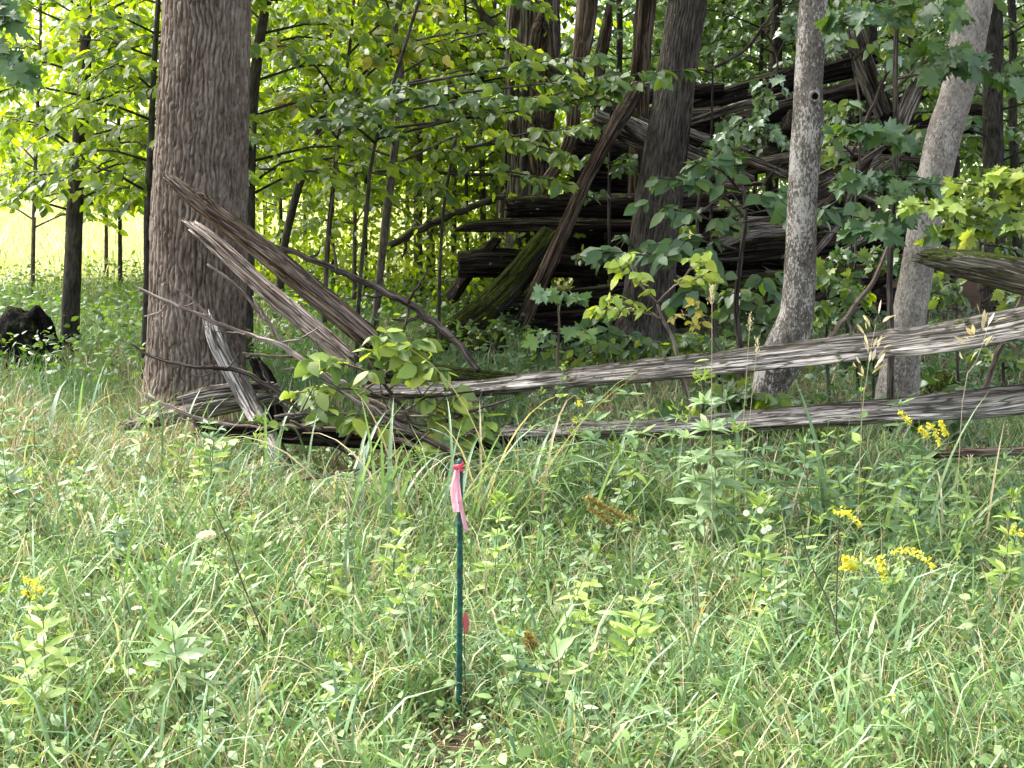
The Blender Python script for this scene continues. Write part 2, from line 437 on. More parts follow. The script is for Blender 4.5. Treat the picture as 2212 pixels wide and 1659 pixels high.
# ------------------------------------------------------------------ mesh helpers
def build_mesh(name, verts, faces, mat, smooth=True, attrs=None):
    """faces: (N,k) int array or list of such arrays"""
    me = bpy.data.meshes.new(name)
    if not isinstance(faces, (list, tuple)):
        faces = [faces]
    faces = [np.asarray(f, np.int32) for f in faces if len(f)]
    verts = np.asarray(verts, np.float32)
    me.vertices.add(len(verts))
    me.vertices.foreach_set('co', verts.ravel())
    loops = np.concatenate([f.ravel() for f in faces])
    me.loops.add(len(loops))
    me.loops.foreach_set('vertex_index', loops)
    starts, tot = [], 0
    for f in faces:
        k = f.shape[1]
        starts.append(tot + np.arange(len(f), dtype=np.int32) * k)
        tot += f.size
    starts = np.concatenate(starts)
    me.polygons.add(len(starts))
    me.polygons.foreach_set('loop_start', starts)
    if smooth:
        me.polygons.foreach_set('use_smooth', np.ones(len(starts), bool))
    if attrs:
        for an, data in attrs.items():
            data = np.asarray(data, np.float32)
            a = me.attributes.new(an, 'FLOAT_VECTOR' if data.ndim == 2 else 'FLOAT', 'POINT')
            a.data.foreach_set('vector' if data.ndim == 2 else 'value', data.ravel())
    me.update(calc_edges=True)
    me.materials.append(M[mat] if isinstance(mat, str) else mat)
    return me

def link(name, me, parent=None, loc=None):
    o = bpy.data.objects.new(name, me)
    if parent is not None:
        o.parent = parent
    if loc is not None:
        o.location = loc
    col.objects.link(o)
    return o

def thing(name, label, cat, loc, group=None):
    o = bpy.data.objects.new(name, None)
    o.empty_display_size = 0.1
    o.location = tuple(float(x) for x in loc)
    o['label'] = label
    o['category'] = cat
    o['kind'] = 'thing'
    if group:
        o['group'] = group
    col.objects.link(o)
    return o

def tag(o, label, cat=None, group=None, kind=None):
    o['label'] = label
    if cat: o['category'] = cat
    if group: o['group'] = group
    o['kind'] = kind or 'thing'
    return o

def base_of(root):
    return np.array(root.location)

def norm(a):
    a = np.asarray(a, float)
    return a / np.maximum(np.linalg.norm(a, axis=-1, keepdims=True), 1e-9)

def catmull(ctrl, n):
    """smooth curve through rows of ctrl (any number of channels), resampled to n rows"""
    c = np.asarray(ctrl, float)
    if len(c) == 2:
        t = np.linspace(0, 1, n)[:, None]
        return c[0] * (1 - t) + c[1] * t
    ext = np.vstack([2 * c[0] - c[1], c, 2 * c[-1] - c[-2]])
    seg = len(c) - 1
    d = np.linalg.norm(np.diff(c[:, :3], axis=0), axis=1)
    cum = np.concatenate([[0], np.cumsum(d)]) / max(d.sum(), 1e-9)
    t = np.linspace(0, 1, n)
    i = np.clip(np.searchsorted(cum, t, side='right') - 1, 0, seg - 1)
    f = ((t - cum[i]) / np.maximum(cum[i + 1] - cum[i], 1e-9))[:, None]
    p0, p1, p2, p3 = ext[i], ext[i + 1], ext[i + 2], ext[i + 3]
    return 0.5 * (2 * p1 + (p2 - p0) * f + (2 * p0 - 5 * p1 + 4 * p2 - p3) * f ** 2 + (3 * p1 - p0 - 3 * p2 + p3) * f ** 3)

def frames(pts):
    t = norm(np.gradient(pts, axis=0))
    u = np.zeros_like(t)
    ref = np.array((0, 0, 1.0)) if abs(t[0][2]) < 0.8 else np.array((1.0, 0, 0))
    cur = ref - t[0] * ref.dot(t[0])
    cur /= np.linalg.norm(cur)
    for i in range(len(t)):
        cur = cur - t[i] * cur.dot(t[i])
        cur /= max(np.linalg.norm(cur), 1e-9)
        u[i] = cur
    v = np.cross(t, u)
    return t, u, v

def tube_arrays(pts, rad, seg, shape=None, disp=None, end_jag=(0, 0), seed=0, cap=True):
    """pts (N,3), rad (N,) ; shape(theta) multiplies the radius ; disp(theta grid, s grid, r grid) adds to it"""
    N = len(pts)
    t, u, v = frames(pts)
    th = np.linspace(0, 2 * math.pi, seg, endpoint=False)
    s = np.concatenate([[0], np.cumsum(np.linalg.norm(np.diff(pts, axis=0), axis=1))])
    T, S = np.meshgrid(th, s)
    R = np.repeat(rad[:, None], seg, 1)
    if shape is not None:
        R = R * shape(T, S / max(s[-1], 1e-6))
    R0 = R.copy()
    if disp is not None:
        R = R + disp(T, S, R0)
    C, Sn = np.cos(T), np.sin(T)
    V = pts[:, None, :] + R[..., None] * (C[..., None] * u[:, None, :] + Sn[..., None] * v[:, None, :])
    if end_jag[0] or end_jag[1]:
        j = vnoise(np.cos(th) * 3.1 + seed, np.sin(th) * 3.1, 0.5, seed + 5)
        j = j + 0.6 * vnoise(np.cos(th) * 9 + seed, np.sin(th) * 9, 0.5, seed + 6) - 0.05 + 0.5 * (vnoise(np.cos(th) * 17 + seed, np.sin(th) * 17, 0.5, seed + 8) - 0.5)
        L = s[-1]
        for a, end in ((end_jag[0], 0), (end_jag[1], 1)):
            if not a:
                continue
            k = np.clip(1 - (S[:, 0] if end == 0 else L - S[:, 0]) / (a * 2.5), 0, 1) ** 1.5
            off = (j - 0.75) * a
            sign = -1 if end == 0 else 1
            V = V + sign * k[:, None, None] * off[None, :, None] * t[:, None, :]
    verts = V.reshape(-1, 3)
    LC = np.stack([C * R0, Sn * R0, S], -1).reshape(-1, 3)
    idx = np.arange(N * seg).reshape(N, seg)
    a = idx[:-1]; b = np.roll(idx[:-1], -1, 1); c = np.roll(idx[1:], -1, 1); d = idx[1:]
    quads = np.stack([a, b, c, d], -1).reshape(-1, 4)
    faces = [quads]
    if cap:
        c0, c1 = len(verts), len(verts) + 1
        e0, e1 = V[0].mean(0), V[-1].mean(0)
        verts = np.vstack([verts, e0, e1])
        LC = np.vstack([LC, (0, 0, s[0]), (0, 0, s[-1])])
        r0 = idx[0]; r1 = idx[-1]
        faces.append(np.stack([np.roll(r0, -1), r0, np.full(seg, c0)], -1))
        faces.append(np.stack([r1, np.roll(r1, -1), np.full(seg, c1)], -1))
    return verts, faces, LC

def join_arrays(items):
    vs, ls, q, tr, o = [], [], [], [], 0
    for v, f, l in items:
        vs.append(v); ls.append(l)
        for a in f:
            (q if a.shape[1] == 4 else tr).append(a + o)
        o += len(v)
    faces = []
    if q: faces.append(np.vstack(q))
    if tr: faces.append(np.vstack(tr))
    return np.vstack(vs), faces, np.vstack(ls)

def polygon_shape(normals, p=9.0):
    """polar radius of a rounded polygon; normals = list of (angle, distance)"""
    def f(T, s):
        acc = 0
        for a, d in normals:
            acc = acc + np.maximum(np.cos(T - a) / d, 0) ** p
        return np.maximum(acc, 1e-6) ** (-1 / p)
    return f

def wood_disp(seed, coarse=0.12, fine=0.10, crack=0.22, along=0.5):
    def f(T, S, R):
        c, s = np.cos(T), np.sin(T)
        a = fbm(c * 1.7 + seed, s * 1.7, S * 1.1 * along, seed, 3) - 0.5
        b = vnoise(c * 5.5 + seed, s * 5.5, S * 0.7 * along, seed + 3) - 0.5
        n = vnoise(c * 3.6 + seed * 2, s * 3.6, S * 0.9 * along, seed + 9)
        k = np.clip(1 - np.abs(n - 0.5) * 16, 0, 1)
        n2 = vnoise(c * 7.5 + seed * 3, s * 7.5, S * 1.6 * along, seed + 12)
        k2 = np.clip(1 - np.abs(n2 - 0.5) * 11, 0, 1)
        dent = vnoise(c * 2.5 + seed, s * 2.5, S * 5.0, seed + 15) - 0.5
        return R * (coarse * 2 * a + fine * 1.6 * b - crack * k - crack * 0.5 * k2 + 0.10 * dent)
    return f

def bark_disp(seed, depth, cell, stretch=5.0, lump=0.04):
    """furrowed bark in metres"""
    def f(T, S, R):
        x, y = np.cos(T) * R, np.sin(T) * R
        n1 = vnoise(x / cell, y / cell, S / (cell * stretch), seed)
        n2 = vnoise(x / cell * 1.9 + 7, y / cell * 1.9, S / (cell * stretch * 0.6), seed + 3)
        k1 = np.clip(1.25 - np.abs(n1 - 0.5) * 8, 0, 1)
        k2 = np.clip(1 - np.abs(n2 - 0.5) * 6, 0, 1)
        big = fbm(np.cos(T) * 1.3, np.sin(T) * 1.3, S * 1.2, seed + 11, 2) - 0.5
        return -depth * np.maximum(k1, 0.7 * k2) + R * lump * 2 * big
    return f

def plate_disp(seed, depth, cw, ch, lump=0.03):
    """bark broken into long uneven plates with deep cracks between them"""
    def f(T, S, R):
        rm = float(R.mean())
        ncol = max(8, int(round(2 * math.pi * rm / cw)))
        x, y = np.cos(T) * rm, np.sin(T) * rm
        warp = (fbm(x / 0.07, y / 0.07, S / 0.19, seed, 2) - 0.5) * 1.7 + (fbm(x / 0.025, y / 0.025, S / 0.05, seed + 4, 2) - 0.5) * 0.5
        a = T / (2 * math.pi) * ncol + warp
        ia = np.floor(a); fa = a - ia
        dv = np.minimum(fa, 1 - fa)
        col_id = np.mod(ia, ncol)
        off = _hash(col_id, col_id * 0, col_id * 0, seed + 21)
        b = S / ch * (0.7 + 0.6 * _hash(col_id, col_id * 0 + 3, col_id * 0, seed + 22)) + off * 7 + (fbm(x / 0.03, y / 0.03, S / 0.06, seed + 8, 2) - 0.5) * 0.8
        ib = np.floor(b); fb = b - ib
        dh = np.minimum(fb, 1 - fb)
        proud = _hash(col_id, ib, col_id * 0, seed + 33)
        gone = _hash(col_id, ib, col_id * 0 + 5, seed + 44) < 0.4      # some plates run on into the next
        cv = np.clip(1 - dv / 0.20, 0, 1) ** 0.8
        chh = np.where(gone, 0, np.clip(1 - dh / 0.07, 0, 1)) * 0.7
        big = fbm(np.cos(T) * 1.6, np.sin(T) * 1.6, S * 1.4, seed + 11, 3) - 0.5
        root = np.exp(-S / 0.28) * 0.16 * np.cos(5 * T + seed + 0.8 * np.sin(2 * T))
        fine = vnoise(x / 0.012, y / 0.012, S / 0.05, seed + 50) - 0.5
        return -depth * np.maximum(cv, chh) + depth * 0.45 * (proud - 0.5) + 0.004 * fine + R * (lump * 2.6 * big + root)
    return f

# ------------------------------------------------------------------ leaves
def leaf_template(kind, var=0):
    """unit leaf: length 1 along +x from the stalk, normal +z"""
    r = random.Random(hash((kind, var)) if False else (len(kind) * 31 + var * 7))
    curl = (0.10, 0.22, -0.05, 0.3)[var % 4]
    fold = (0.10, 0.06, 0.16, 0.12)[var % 4]
    def z(x, y):
        return fold * abs(y) * 1.6 - curl * x * x
    if kind == 'ovate':
        ws = [(0.0, 0.0), (0.16, 0.19), (0.42, 0.29), (0.72, 0.20), (1.0, 0.0)]
    elif kind == 'round':
        ws = [(0.0, 0.05), (0.2, 0.36), (0.5, 0.45), (0.8, 0.30), (1.0, 0.03)]
    elif kind == 'narrow':
        ws = [(0.0, 0.0), (0.25, 0.10), (0.5, 0.13), (0.75, 0.085), (1.0, 0.0)]
        curl *= 1.4
    elif kind == 'blade':
        ws = [(0.0, 0.016), (0.25, 0.022), (0.5, 0.021), (0.75, 0.014), (1.0, 0.0)]
    elif kind == 'maple':
        half = [(0.0, 0.0), (-0.05, 0.16), (0.10, 0.22), (0.08, 0.44), (0.20, 0.36), (0.34, 0.56), (0.42, 0.40), (0.56, 0.44), (0.55, 0.27),
                (0.52, 0.15), (0.70, 0.22), (0.74, 0.12), (1.0, 0.0)]
        pts = half + [(x, -y) for x, y in half[-2:0:-1]]
        V = [(0.30, 0, z(0.30, 0))] + [(x, y, z(x, y) + 0.03 * math.sin(9 * x + 5 * y + var)) for x, y in pts]
        F = [(0, i + 1, (i + 1) % len(pts) + 1) for i in range(len(pts))]
        return np.array(V), np.array(F)[:, ::-1]
    elif kind == 'kite':
        V = [(0, 0, 0), (0.3, 0.24, z(0.3, 0.24)), (0.65, 0.21, z(0.65, 0.21)), (1, 0, -curl), (0.65, -0.21, z(0.65, -0.21)), (0.3, -0.24, z(0.3, 0.24))]
        return np.array(V), np.array([(0, 5, 1), (1, 5, 4), (1, 4, 2), (2, 4, 3)])
    V, F = [], []
    for i, (x, w) in enumerate(ws):
        V += [(x, w, z(x, w)), (x, 0, z(x, 0)), (x, -w, z(x, w))]
    for i in range(len(ws) - 1):
        a = i * 3; b = a + 3
        for k in (0, 1):
            if ws[i][1] <= 0.001:
                F.append((a + 1, b + 1, b) if k == 0 else (a + 1, b + 2, b + 1))
            elif ws[i + 1][1] <= 0.001:
                F.append((a + k, a + k + 1, b + 1))
            else:
                F += [(a + k, a + k + 1, b + k + 1), (a + k, b + k + 1, b + k)]
    V = np.array(V); F = np.array(F)
    used = np.unique(F)
    remap = np.zeros(len(V), int); remap[used] = np.arange(len(used))
    return V[used], remap[F]

TEMPL = {}
def templ(kind, var):
    if (kind, var) not in TEMPL:
        TEMPL[(kind, var)] = leaf_template(kind, var)
    return TEMPL[(kind, var)]

LEAFMESH = {}
def leaf_mesh(kind, var, mat):
    k = (kind, var, mat)
    if k not in LEAFMESH:
        V, F = templ(kind, var)
        LEAFMESH[k] = build_mesh('leaf_' + kind, V, F, mat, smooth=(kind != 'maple'))
    return LEAFMESH[k]

def leaf_frames(D, N):
    X = norm(D)
    Z = norm(N - X * (N * X).sum(1, keepdims=True))
    Y = np.cross(Z, X)
    return X, Y, Z

def leaves_mesh(name, pos, D, N, S, kind, mat, parent=None, kindtag='stuff', attrs=None):
    """many leaves joined into one mesh"""
    V, F = templ(kind, 0)
    V1, _ = templ(kind, 1)
    X, Y, Z = leaf_frames(D, N)
    n = len(pos)
    mixv = RNG.random(n)[:, None, None]
    L = V[None] * mixv + V1[None] * (1 - mixv)
    W = pos[:, None, :] + S[:, None, None] * (L[..., 0:1] * X[:, None] + L[..., 1:2] * Y[:, None] + L[..., 2:3] * Z[:, None])
    faces = F[None] + (np.arange(n) * len(V))[:, None, None]
    me = build_mesh(name, W.reshape(-1, 3), faces.reshape(-1, 3), mat, True)
    o = link(name, me, parent)
    if kindtag:
        o['kind'] = kindtag
    return o

def leaf_objects(parent, pos, D, N, S, kind, mat, name='leaf'):
    X, Y, Z = leaf_frames(D, N)
    mats = mat if isinstance(mat, (list, tuple)) else [mat]
    for i in range(len(pos)):
        me = leaf_mesh(kind, i % 4, mats[random.randrange(len(mats))])
        o = bpy.data.objects.new(name, me)
        o.parent = parent
        s = S[i]
        o.matrix_basis = Matrix(((X[i, 0] * s, Y[i, 0] * s, Z[i, 0] * s, pos[i, 0]), (X[i, 1] * s, Y[i, 1] * s, Z[i, 1] * s, pos[i, 1]),
                                 (X[i, 2] * s, Y[i, 2] * s, Z[i, 2] * s, pos[i, 2]), (0, 0, 0, 1)))
        col.objects.link(o)

def add_leaves(root, pos, D, N, S, kind, mat, cap=300, far_kind='kite'):
    """pos in world space; the leaves that show largest become parts, the rest one foliage part"""
    pos = np.asarray(pos); b = base_of(root)
    if len(pos) == 0:
        return
    u, v = project(pos)
    dist = np.linalg.norm(pos - np.array((0, 0, CAM_H)), axis=1)
    score = S / dist
    inside = (u > -30) & (u < 2242) & (v > -30) & (v < 1690)
    score = np.where(inside, score, score * 0.01)
    order = np.argsort(-score)
    big = order[:cap]
    big = big[inside[big]]
    rest = np.setdiff1d(np.arange(len(pos)), big)
    leaf_objects(root, pos[big] - b, D[big], N[big], S[big], kind, mat)
    if len(rest):
        m0 = mat[0] if isinstance(mat, (list, tuple)) else mat
        leaves_mesh('foliage', pos[rest] - b, D[rest], N[rest], S[rest], far_kind, m0, root)

def rnd_unit(n):
    return norm(RNG.normal(size=(n, 3)))

# ------------------------------------------------------------------ ground
def make_ground():
    xs = np.concatenate([np.linspace(-600, -30, 20), np.linspace(-28, 28, 150), np.linspace(30, 600, 20)])
    ys = np.concatenate([np.linspace(-80, -2, 8), np.linspace(0, 40, 120), np.linspace(42, 900, 30)])
    X, Y = np.meshgrid(xs, ys)
    near = np.clip((60 - np.abs(X)) / 30, 0, 1) * np.clip((70 - Y) / 30, 0, 1)
    Z = ground_z(X, Y) * near
    idx = np.arange(X.size).reshape(X.shape)
    q = np.stack([idx[:-1, :-1], idx[:-1, 1:], idx[1:, 1:], idx[1:, :-1]], -1).reshape(-1, 4)
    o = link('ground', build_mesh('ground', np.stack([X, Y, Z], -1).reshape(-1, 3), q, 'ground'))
    tag(o, 'earth under grass, dead leaves and the sunny field beyond the wood', 'ground', kind='structure')
make_ground()

# ------------------------------------------------------------------ trunks
def px_path(rows):
    """rows of (u, v, width_px, d) -> rows of x, y, z, radius"""
    out = []
    for u, v, w, d in rows:
        p = P(u, v, d)
        out.append((p[0], p[1], p[2], 0.5 * w / SC(v, d)))
    return np.array(out)

def to_ground(path, sink=0.12, flare=1.25):
    """carry the first row of a path straight down into the ground"""
    x, y, z, r = path[0]
    gz = GZ(x, y) - sink
    if z <= gz:
        return path
    dx = path[0] - path[1]
    k = (z - gz) / max(abs(dx[2]), 0.05)
    k = min(k, 2.0)
    foot = np.array((x + dx[0] * k * 0.35, y + dx[1] * k * 0.35, gz, r * flare))
    return np.vstack([foot, path])

def trunk_object(root, path, seg, rows, mat, seed, depth, cell, stretch=5.0, lump=0.05, name='trunk', jag=(0, 0), cap=True, disp=None):
    c = catmull(path, rows)
    v, f, l = tube_arrays(c[:, :3] - base_of(root), c[:, 3], seg, None, disp or bark_disp(seed, depth, cell, stretch, lump), jag, seed, cap)
    return link(name, build_mesh(name, v, f, mat, True, {'lc': l}), root)

def extend_up(path, height, lean=0.0, shrink=0.6):
    """carry a trunk on above the picture"""
    a, b = path[-2], path[-1]
    d = b[:3] - a[:3]
    d = d / np.linalg.norm(d)
    d = norm(d + np.array((0, 0, 0.6)))
    n = path[-1].copy()
    rows = [path]
    for k in (0.35, 0.7, 1.0):
        q = n.copy()
        q[:3] = n[:3] + d * (height - n[2]) * k
        q[3] = n[3] * (1 - (1 - shrink) * k)
        rows.append(q[None])
    return np.vstack(rows)

def crown_part(root, centre, rad, n, size, mat='leaf_mid'):
    """high crown: leaf-sized faces in uneven clumps"""
    c = np.array(centre)
    nc = 26
    cl = rnd_unit(nc) * RNG.uniform(0.45, 1.0, (nc, 1)) * np.array(rad)
    k = RNG.integers(0, nc, n)
    p = c + cl[k] + RNG.normal(size=(n, 3)) * np.array(rad) * 0.17
    D = norm(rnd_unit(n) + np.array((0, 0, -0.4)))
    N = norm(rnd_unit(n) * 0.7 + np.array((0, 0, 1.0)))
    S = RNG.uniform(0.75, 1.25, n) * size
    o = leaves_mesh('crown', p - base_of(root), D, N, S, 'kite', mat, root, None)
    return o

def limb_part(root, a, b, r, mat, seed):
    a = np.array(a); b = np.array(b)
    m = (a + b) / 2 + np.array((0, 0, 0.25 * np.linalg.norm(b - a) * 0.4))
    c = catmull(np.array([[*a, r], [*m, r * 0.7], [*b, r * 0.3]]), 12)
    v, f, l = tube_arrays(c[:, :3] - base_of(root), c[:, 3], 10, None, bark_disp(seed, 0.004, 0.03), (0, 0), seed)
    link('limb', build_mesh('limb', v, f, mat, True, {'lc': l}), root)

def big_tree(name, label, rows, mat, seg, nrow, depth, cell, stretch, lump, seed, top, crown, cat='tree', jag=(0, 0), disp=None):
    path = to_ground(px_path(rows), 0.15, 1.22)
    path = extend_up(path, top, 0, 0.8)
    root = thing(name, label, cat, (path[0][0], path[0][1], GZ(path[0][0], path[0][1])))
    trunk_object(root, path, seg, nrow, mat, seed, depth, cell, stretch, lump, jag=jag, disp=disp)
    if crown:
        cz, rad, n, size, cm, back = crown
        tip = path[-1][:3]
        cc = np.array((tip[0], tip[1] + back, cz))
        for k in range(6):
            az = k * 1.05 + seed
            st = path[-1][:3] - np.array((0, 0, 0.5 + 0.25 * k))
            limb_part(root, st, cc + np.array((math.cos(az) * rad[0] * 0.7, math.sin(az) * rad[1] * 0.7, random.uniform(-0.3, 0.6) * rad[2])), path[-1][3] * 0.5, mat, seed + k)
        crown_part(root, cc, rad, n, size, cm)
    return root, path

big_root, big_path = big_tree('maple_tree', 'massive brown trunk with rough plated bark behind two broken fence rails',
    [(424, 880, 238, 11.0), (424, 820, 216, 11.0), (424, 760, 208, 11.0), (427, 620, 205, 11.0), (431, 450, 203, 11.0), (438, 280, 197, 11.0), (444, 130, 190, 11.0), (448, 0, 186, 11.0), (450, -90, 184, 11.0)],
    'bark_big', 330, 370, 0.034, 0.044, 4.5, 0.02, 3, 5.2, (8.6, (4.0, 3.2, 2.0), 3000, 0.2, 'leaf_mid', 0.2), disp=plate_disp(3, 0.032, 0.040, 0.15))
t1_root, t1_path = big_tree('lichen_tree', 'slender grey trunk speckled with pale lichen and a round knot scar, behind the upper rail',
    [(1662, 850, 78, 9.6), (1682, 790, 92, 9.6), (1704, 735, 88, 9.6), (1722, 670, 74, 9.6), (1729, 560, 68, 9.6), (1733, 430, 64, 9.6), (1740, 330, 67, 9.6), (1746, 275, 70, 9.6),
     (1746, 200, 62, 9.6), (1752, 90, 62, 9.6), (1758, 0, 60, 9.6), (1761, -60, 60, 9.6)],
    'bark_grey', 80, 260, 0.003, 0.03, 1.5, 0.035, 11, 6.2, (7.4, (3.4, 2.8, 1.7), 5200, 0.2, 'leaf_mid', 2.0))
# round scar of a lost branch
def knot(root, u, v, d, r_px):
    p = P(u, v, d); r = r_px / SC(v, d)
    ang = np.linspace(0, 2 * math.pi, 14, endpoint=False)
    rings = []
    for rr, yy in ((1.25, 0.02), (1.0, -0.012), (0.7, -0.016), (0.5, -0.004), (0.25, 0.02)):
        rings.append(np.stack([np.cos(ang) * r * rr, np.full(14, yy), np.sin(ang) * r * rr * 1.1], -1))
    V = np.vstack(rings) + p - base_of(root)
    idx = np.arange(len(V)).reshape(5, 14)
    q = np.stack([idx[:-1], np.roll(idx[:-1], -1, 1), np.roll(idx[1:], -1, 1), idx[1:]], -1).reshape(-1, 4)
    link('knot', build_mesh('knot', V, [q, np.array([idx[-1]])], 'bark_smooth', True, {'lc': V * 1.0}), root)
    hv = np.stack([np.cos(ang) * r * 0.6, np.full(14, -0.017), np.sin(ang) * r * 0.66], -1) + p - base_of(root)
    link('knot_hole', build_mesh('knot_hole', np.vstack([hv, p - base_of(root) + np.array((0, 0.01, 0))]), np.array([(i, (i + 1) % 14, 14) for i in range(14)]), 'log_dark', True, {'lc': np.vstack([hv, p])}), root)
knot(t1_root, 1760, 208, 9.485, 11)

t2_root, t2_path = big_tree('leaning_tree', 'smooth pale grey trunk leaning to one side behind the mossy rail end',
    [(1938, 850, 92, 9.8), (1948, 780, 80, 9.8), (1962, 690, 74, 9.8), (1980, 590, 71, 9.8), (1998, 480, 69, 9.8), (2022, 370, 73, 9.8), (2043, 280, 74, 9.8), (2062, 220, 70, 9.8),
     (2080, 150, 72, 9.8), (2094, 70, 76, 9.8), (2106, 0, 77, 9.8), (2116, -60, 77, 9.8)],
    'bark_smooth', 80, 260, 0.0025, 0.03, 1.2, 0.03, 23, 6.0, (7.2, (3.6, 2.8, 1.7), 5600, 0.2, 'leaf_mid', 2.0))
t3_root, t3_path = big_tree('furrowed_tree', 'dark trunk with fine vertical furrows standing before the timber pile',
    [(1388, 745, 150, 14.8), (1396, 690, 122, 14.8), (1405, 600, 108, 14.8), (1418, 470, 104, 14.8), (1436, 340, 96, 14.8), (1456, 200, 86, 14.8), (1472, 90, 84, 14.8), (1486, 0, 84, 14.8), (1494, -60, 84, 14.8)],
    'bark_furrow', 180, 240, 0.022, 0.034, 7.0, 0.02, 31, 5.6, (8.2, (4.4, 4.2, 2.0), 6500, 0.22, 'leaf_mid', 2.0), disp=plate_disp(31, 0.024, 0.036, 0.3))
# dead hollow trunk
hol_root, hol_path = big_tree('hollow_tree', 'dead pale hollow trunk with a dark rotten cavity, behind the stacked logs',
    [(1130, 560, 120, 17.5), (1128, 470, 112, 17.5), (1132, 380, 108, 17.5), (1140, 270, 112, 17.5), (1146, 190, 120, 17.5), (1150, 100, 122, 17.5), (1153, 0, 118, 17.5), (1156, -60, 112, 17.5)],
    'bark_hollow', 70, 150, 0.02, 0.09, 5.0, 0.16, 47, 5.5, None, jag=(0, 0.3))
def hollow_strip(root):
    """torn dark rotten wood filling the open side of the hollow trunk"""
    items = []
    for k, (u0, v0, u1, v1, w) in enumerate([(1172, 20, 1150, 150, 44), (1160, 140, 1172, 330, 50), (1148, 230, 1165, 420, 38), (1182, 60, 1190, 260, 22)]):
        a, b = P(u0, v0, 17.12), P(u1, v1, 17.14)
        m = (a + b) / 2 + np.array((0.03, 0.02, 0))
        c = catmull(np.array([[*a, 0.04], [*m, w / 175 / 2], [*b, 0.03]]), 24)
        items.append(tube_arrays(c[:, :3] - base_of(root), c[:, 3], 18, None, wood_disp(60 + k, 0.3, 0.2, 0.4), (0.1, 0.1), k))
    v, f, l = join_arrays(items)
    link('rotten_heartwood', build_mesh('rotten_heartwood', v, f, 'dead_brown', True, {'lc': l}), root)
hollow_strip(hol_root)

# ------------------------------------------------------------------ timbers: rails, planks, logs
WEDGE = [[(0.3, 0.95), (2.5, 0.75), (4.3, 0.8)], [(1.0, 0.85), (2.6, 0.9), (4.6, 0.7), (5.6, 1.0)], [(0.0, 0.9), (1.7, 0.8), (3.4, 0.95), (4.9, 0.75)]]
def timber(name, label, cat, rows, mat, section='wedge', seed=0, jag=(0.1, 0.1), seg=36, nrow=70, group=None, disp=None, flat=0.45, twist=0.0):
    """one split rail, plank or log; rows of (u, v, thickness_px, d)"""
    path = px_path(rows)
    c = catmull(path, nrow)
    if section == 'wedge':
        w = WEDGE[seed % 3]
        rot = seed * 0.9 + twist
        shp0 = polygon_shape([(a + rot, d) for a, d in w])
        shp = lambda T, s: 0.8 * shp0(T + 0.3 * np.sin(s * 3 + seed), s)
    elif section == 'plank':
        shp0 = polygon_shape([(0, 1.0), (math.pi, 1.0), (math.pi / 2, flat), (-math.pi / 2, flat)], 12)
        shp = lambda T, s: shp0(T + twist, s)
    else:
        shp = lambda T, s: 1.0 + 0.06 * np.cos(2 * T + seed)
    base_disp = disp or wood_disp(seed * 13 + 5)
    kr = random.Random(seed * 77 + 1)
    knots = [(kr.uniform(0, 6.28), kr.uniform(0.06, 0.94), kr.uniform(0.5, 1.0)) for _ in range(6)]
    def disp(T, S, R):
        out = base_disp(T, S, R)
        for a, f, k in knots:
            da = np.angle(np.exp(1j * (T - a))) * R
            ds = S - f * S.max()
            q = (da ** 2 + (ds * 0.6) ** 2) / (0.035 * k) ** 2
            out = out + R * (0.30 * k * np.exp(-q) - 0.42 * k * np.exp(-q * 7))
        thick = vnoise(S * 2.3 + seed, 0.3, 0.7, seed + 60) - 0.5
        return out + R * 0.16 * thick
    mid = c[len(c) // 2, :3]
    low = c[np.argmin(c[:, 2]), :3]
    v, f, l = tube_arrays(c[:, :3] - low, c[:, 3], seg, shp, disp, jag, seed)
    o = link(name, build_mesh(name, v, f, mat, True, {'lc': l}), None, tuple(low))
    tag(o, label, cat, group)
    return o

# --- the split rail fence in front of the wood
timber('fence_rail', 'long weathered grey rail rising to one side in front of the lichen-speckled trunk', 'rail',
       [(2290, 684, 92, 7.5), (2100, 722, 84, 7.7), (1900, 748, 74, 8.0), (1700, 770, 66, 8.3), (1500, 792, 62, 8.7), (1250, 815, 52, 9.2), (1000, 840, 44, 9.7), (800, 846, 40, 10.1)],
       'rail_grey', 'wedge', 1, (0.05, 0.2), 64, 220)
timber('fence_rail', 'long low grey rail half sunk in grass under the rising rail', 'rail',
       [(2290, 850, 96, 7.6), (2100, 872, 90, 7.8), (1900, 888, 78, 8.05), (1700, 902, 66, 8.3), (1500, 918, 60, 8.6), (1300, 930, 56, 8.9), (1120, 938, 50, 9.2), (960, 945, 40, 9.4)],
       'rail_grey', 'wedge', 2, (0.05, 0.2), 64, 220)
timber('fence_rail', 'broken rail end covered in green moss with a pale splintered tip', 'rail',
       [(1990, 558, 30, 7.3), (2050, 566, 62, 7.28), (2130, 578, 84, 7.25), (2230, 600, 96, 7.2), (2330, 622, 100, 7.15)],
       'rail_moss', 'wedge', 0, (0.16, 0.02), 44, 60)
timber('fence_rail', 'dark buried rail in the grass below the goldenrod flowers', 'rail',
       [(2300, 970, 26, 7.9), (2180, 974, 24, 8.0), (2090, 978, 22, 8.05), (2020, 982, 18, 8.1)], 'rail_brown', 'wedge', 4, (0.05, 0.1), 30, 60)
timber('fence_rail', 'dark rotten rail lying behind the bare fallen branches', 'rail',
       [(425, 925, 48, 9.15), (600, 936, 60, 9.1), (780, 950, 56, 9.05), (960, 958, 46, 9.0), (1120, 955, 36, 9.0)], 'log_dark', 'wedge', 5, (0.08, 0.12), 36, 80)
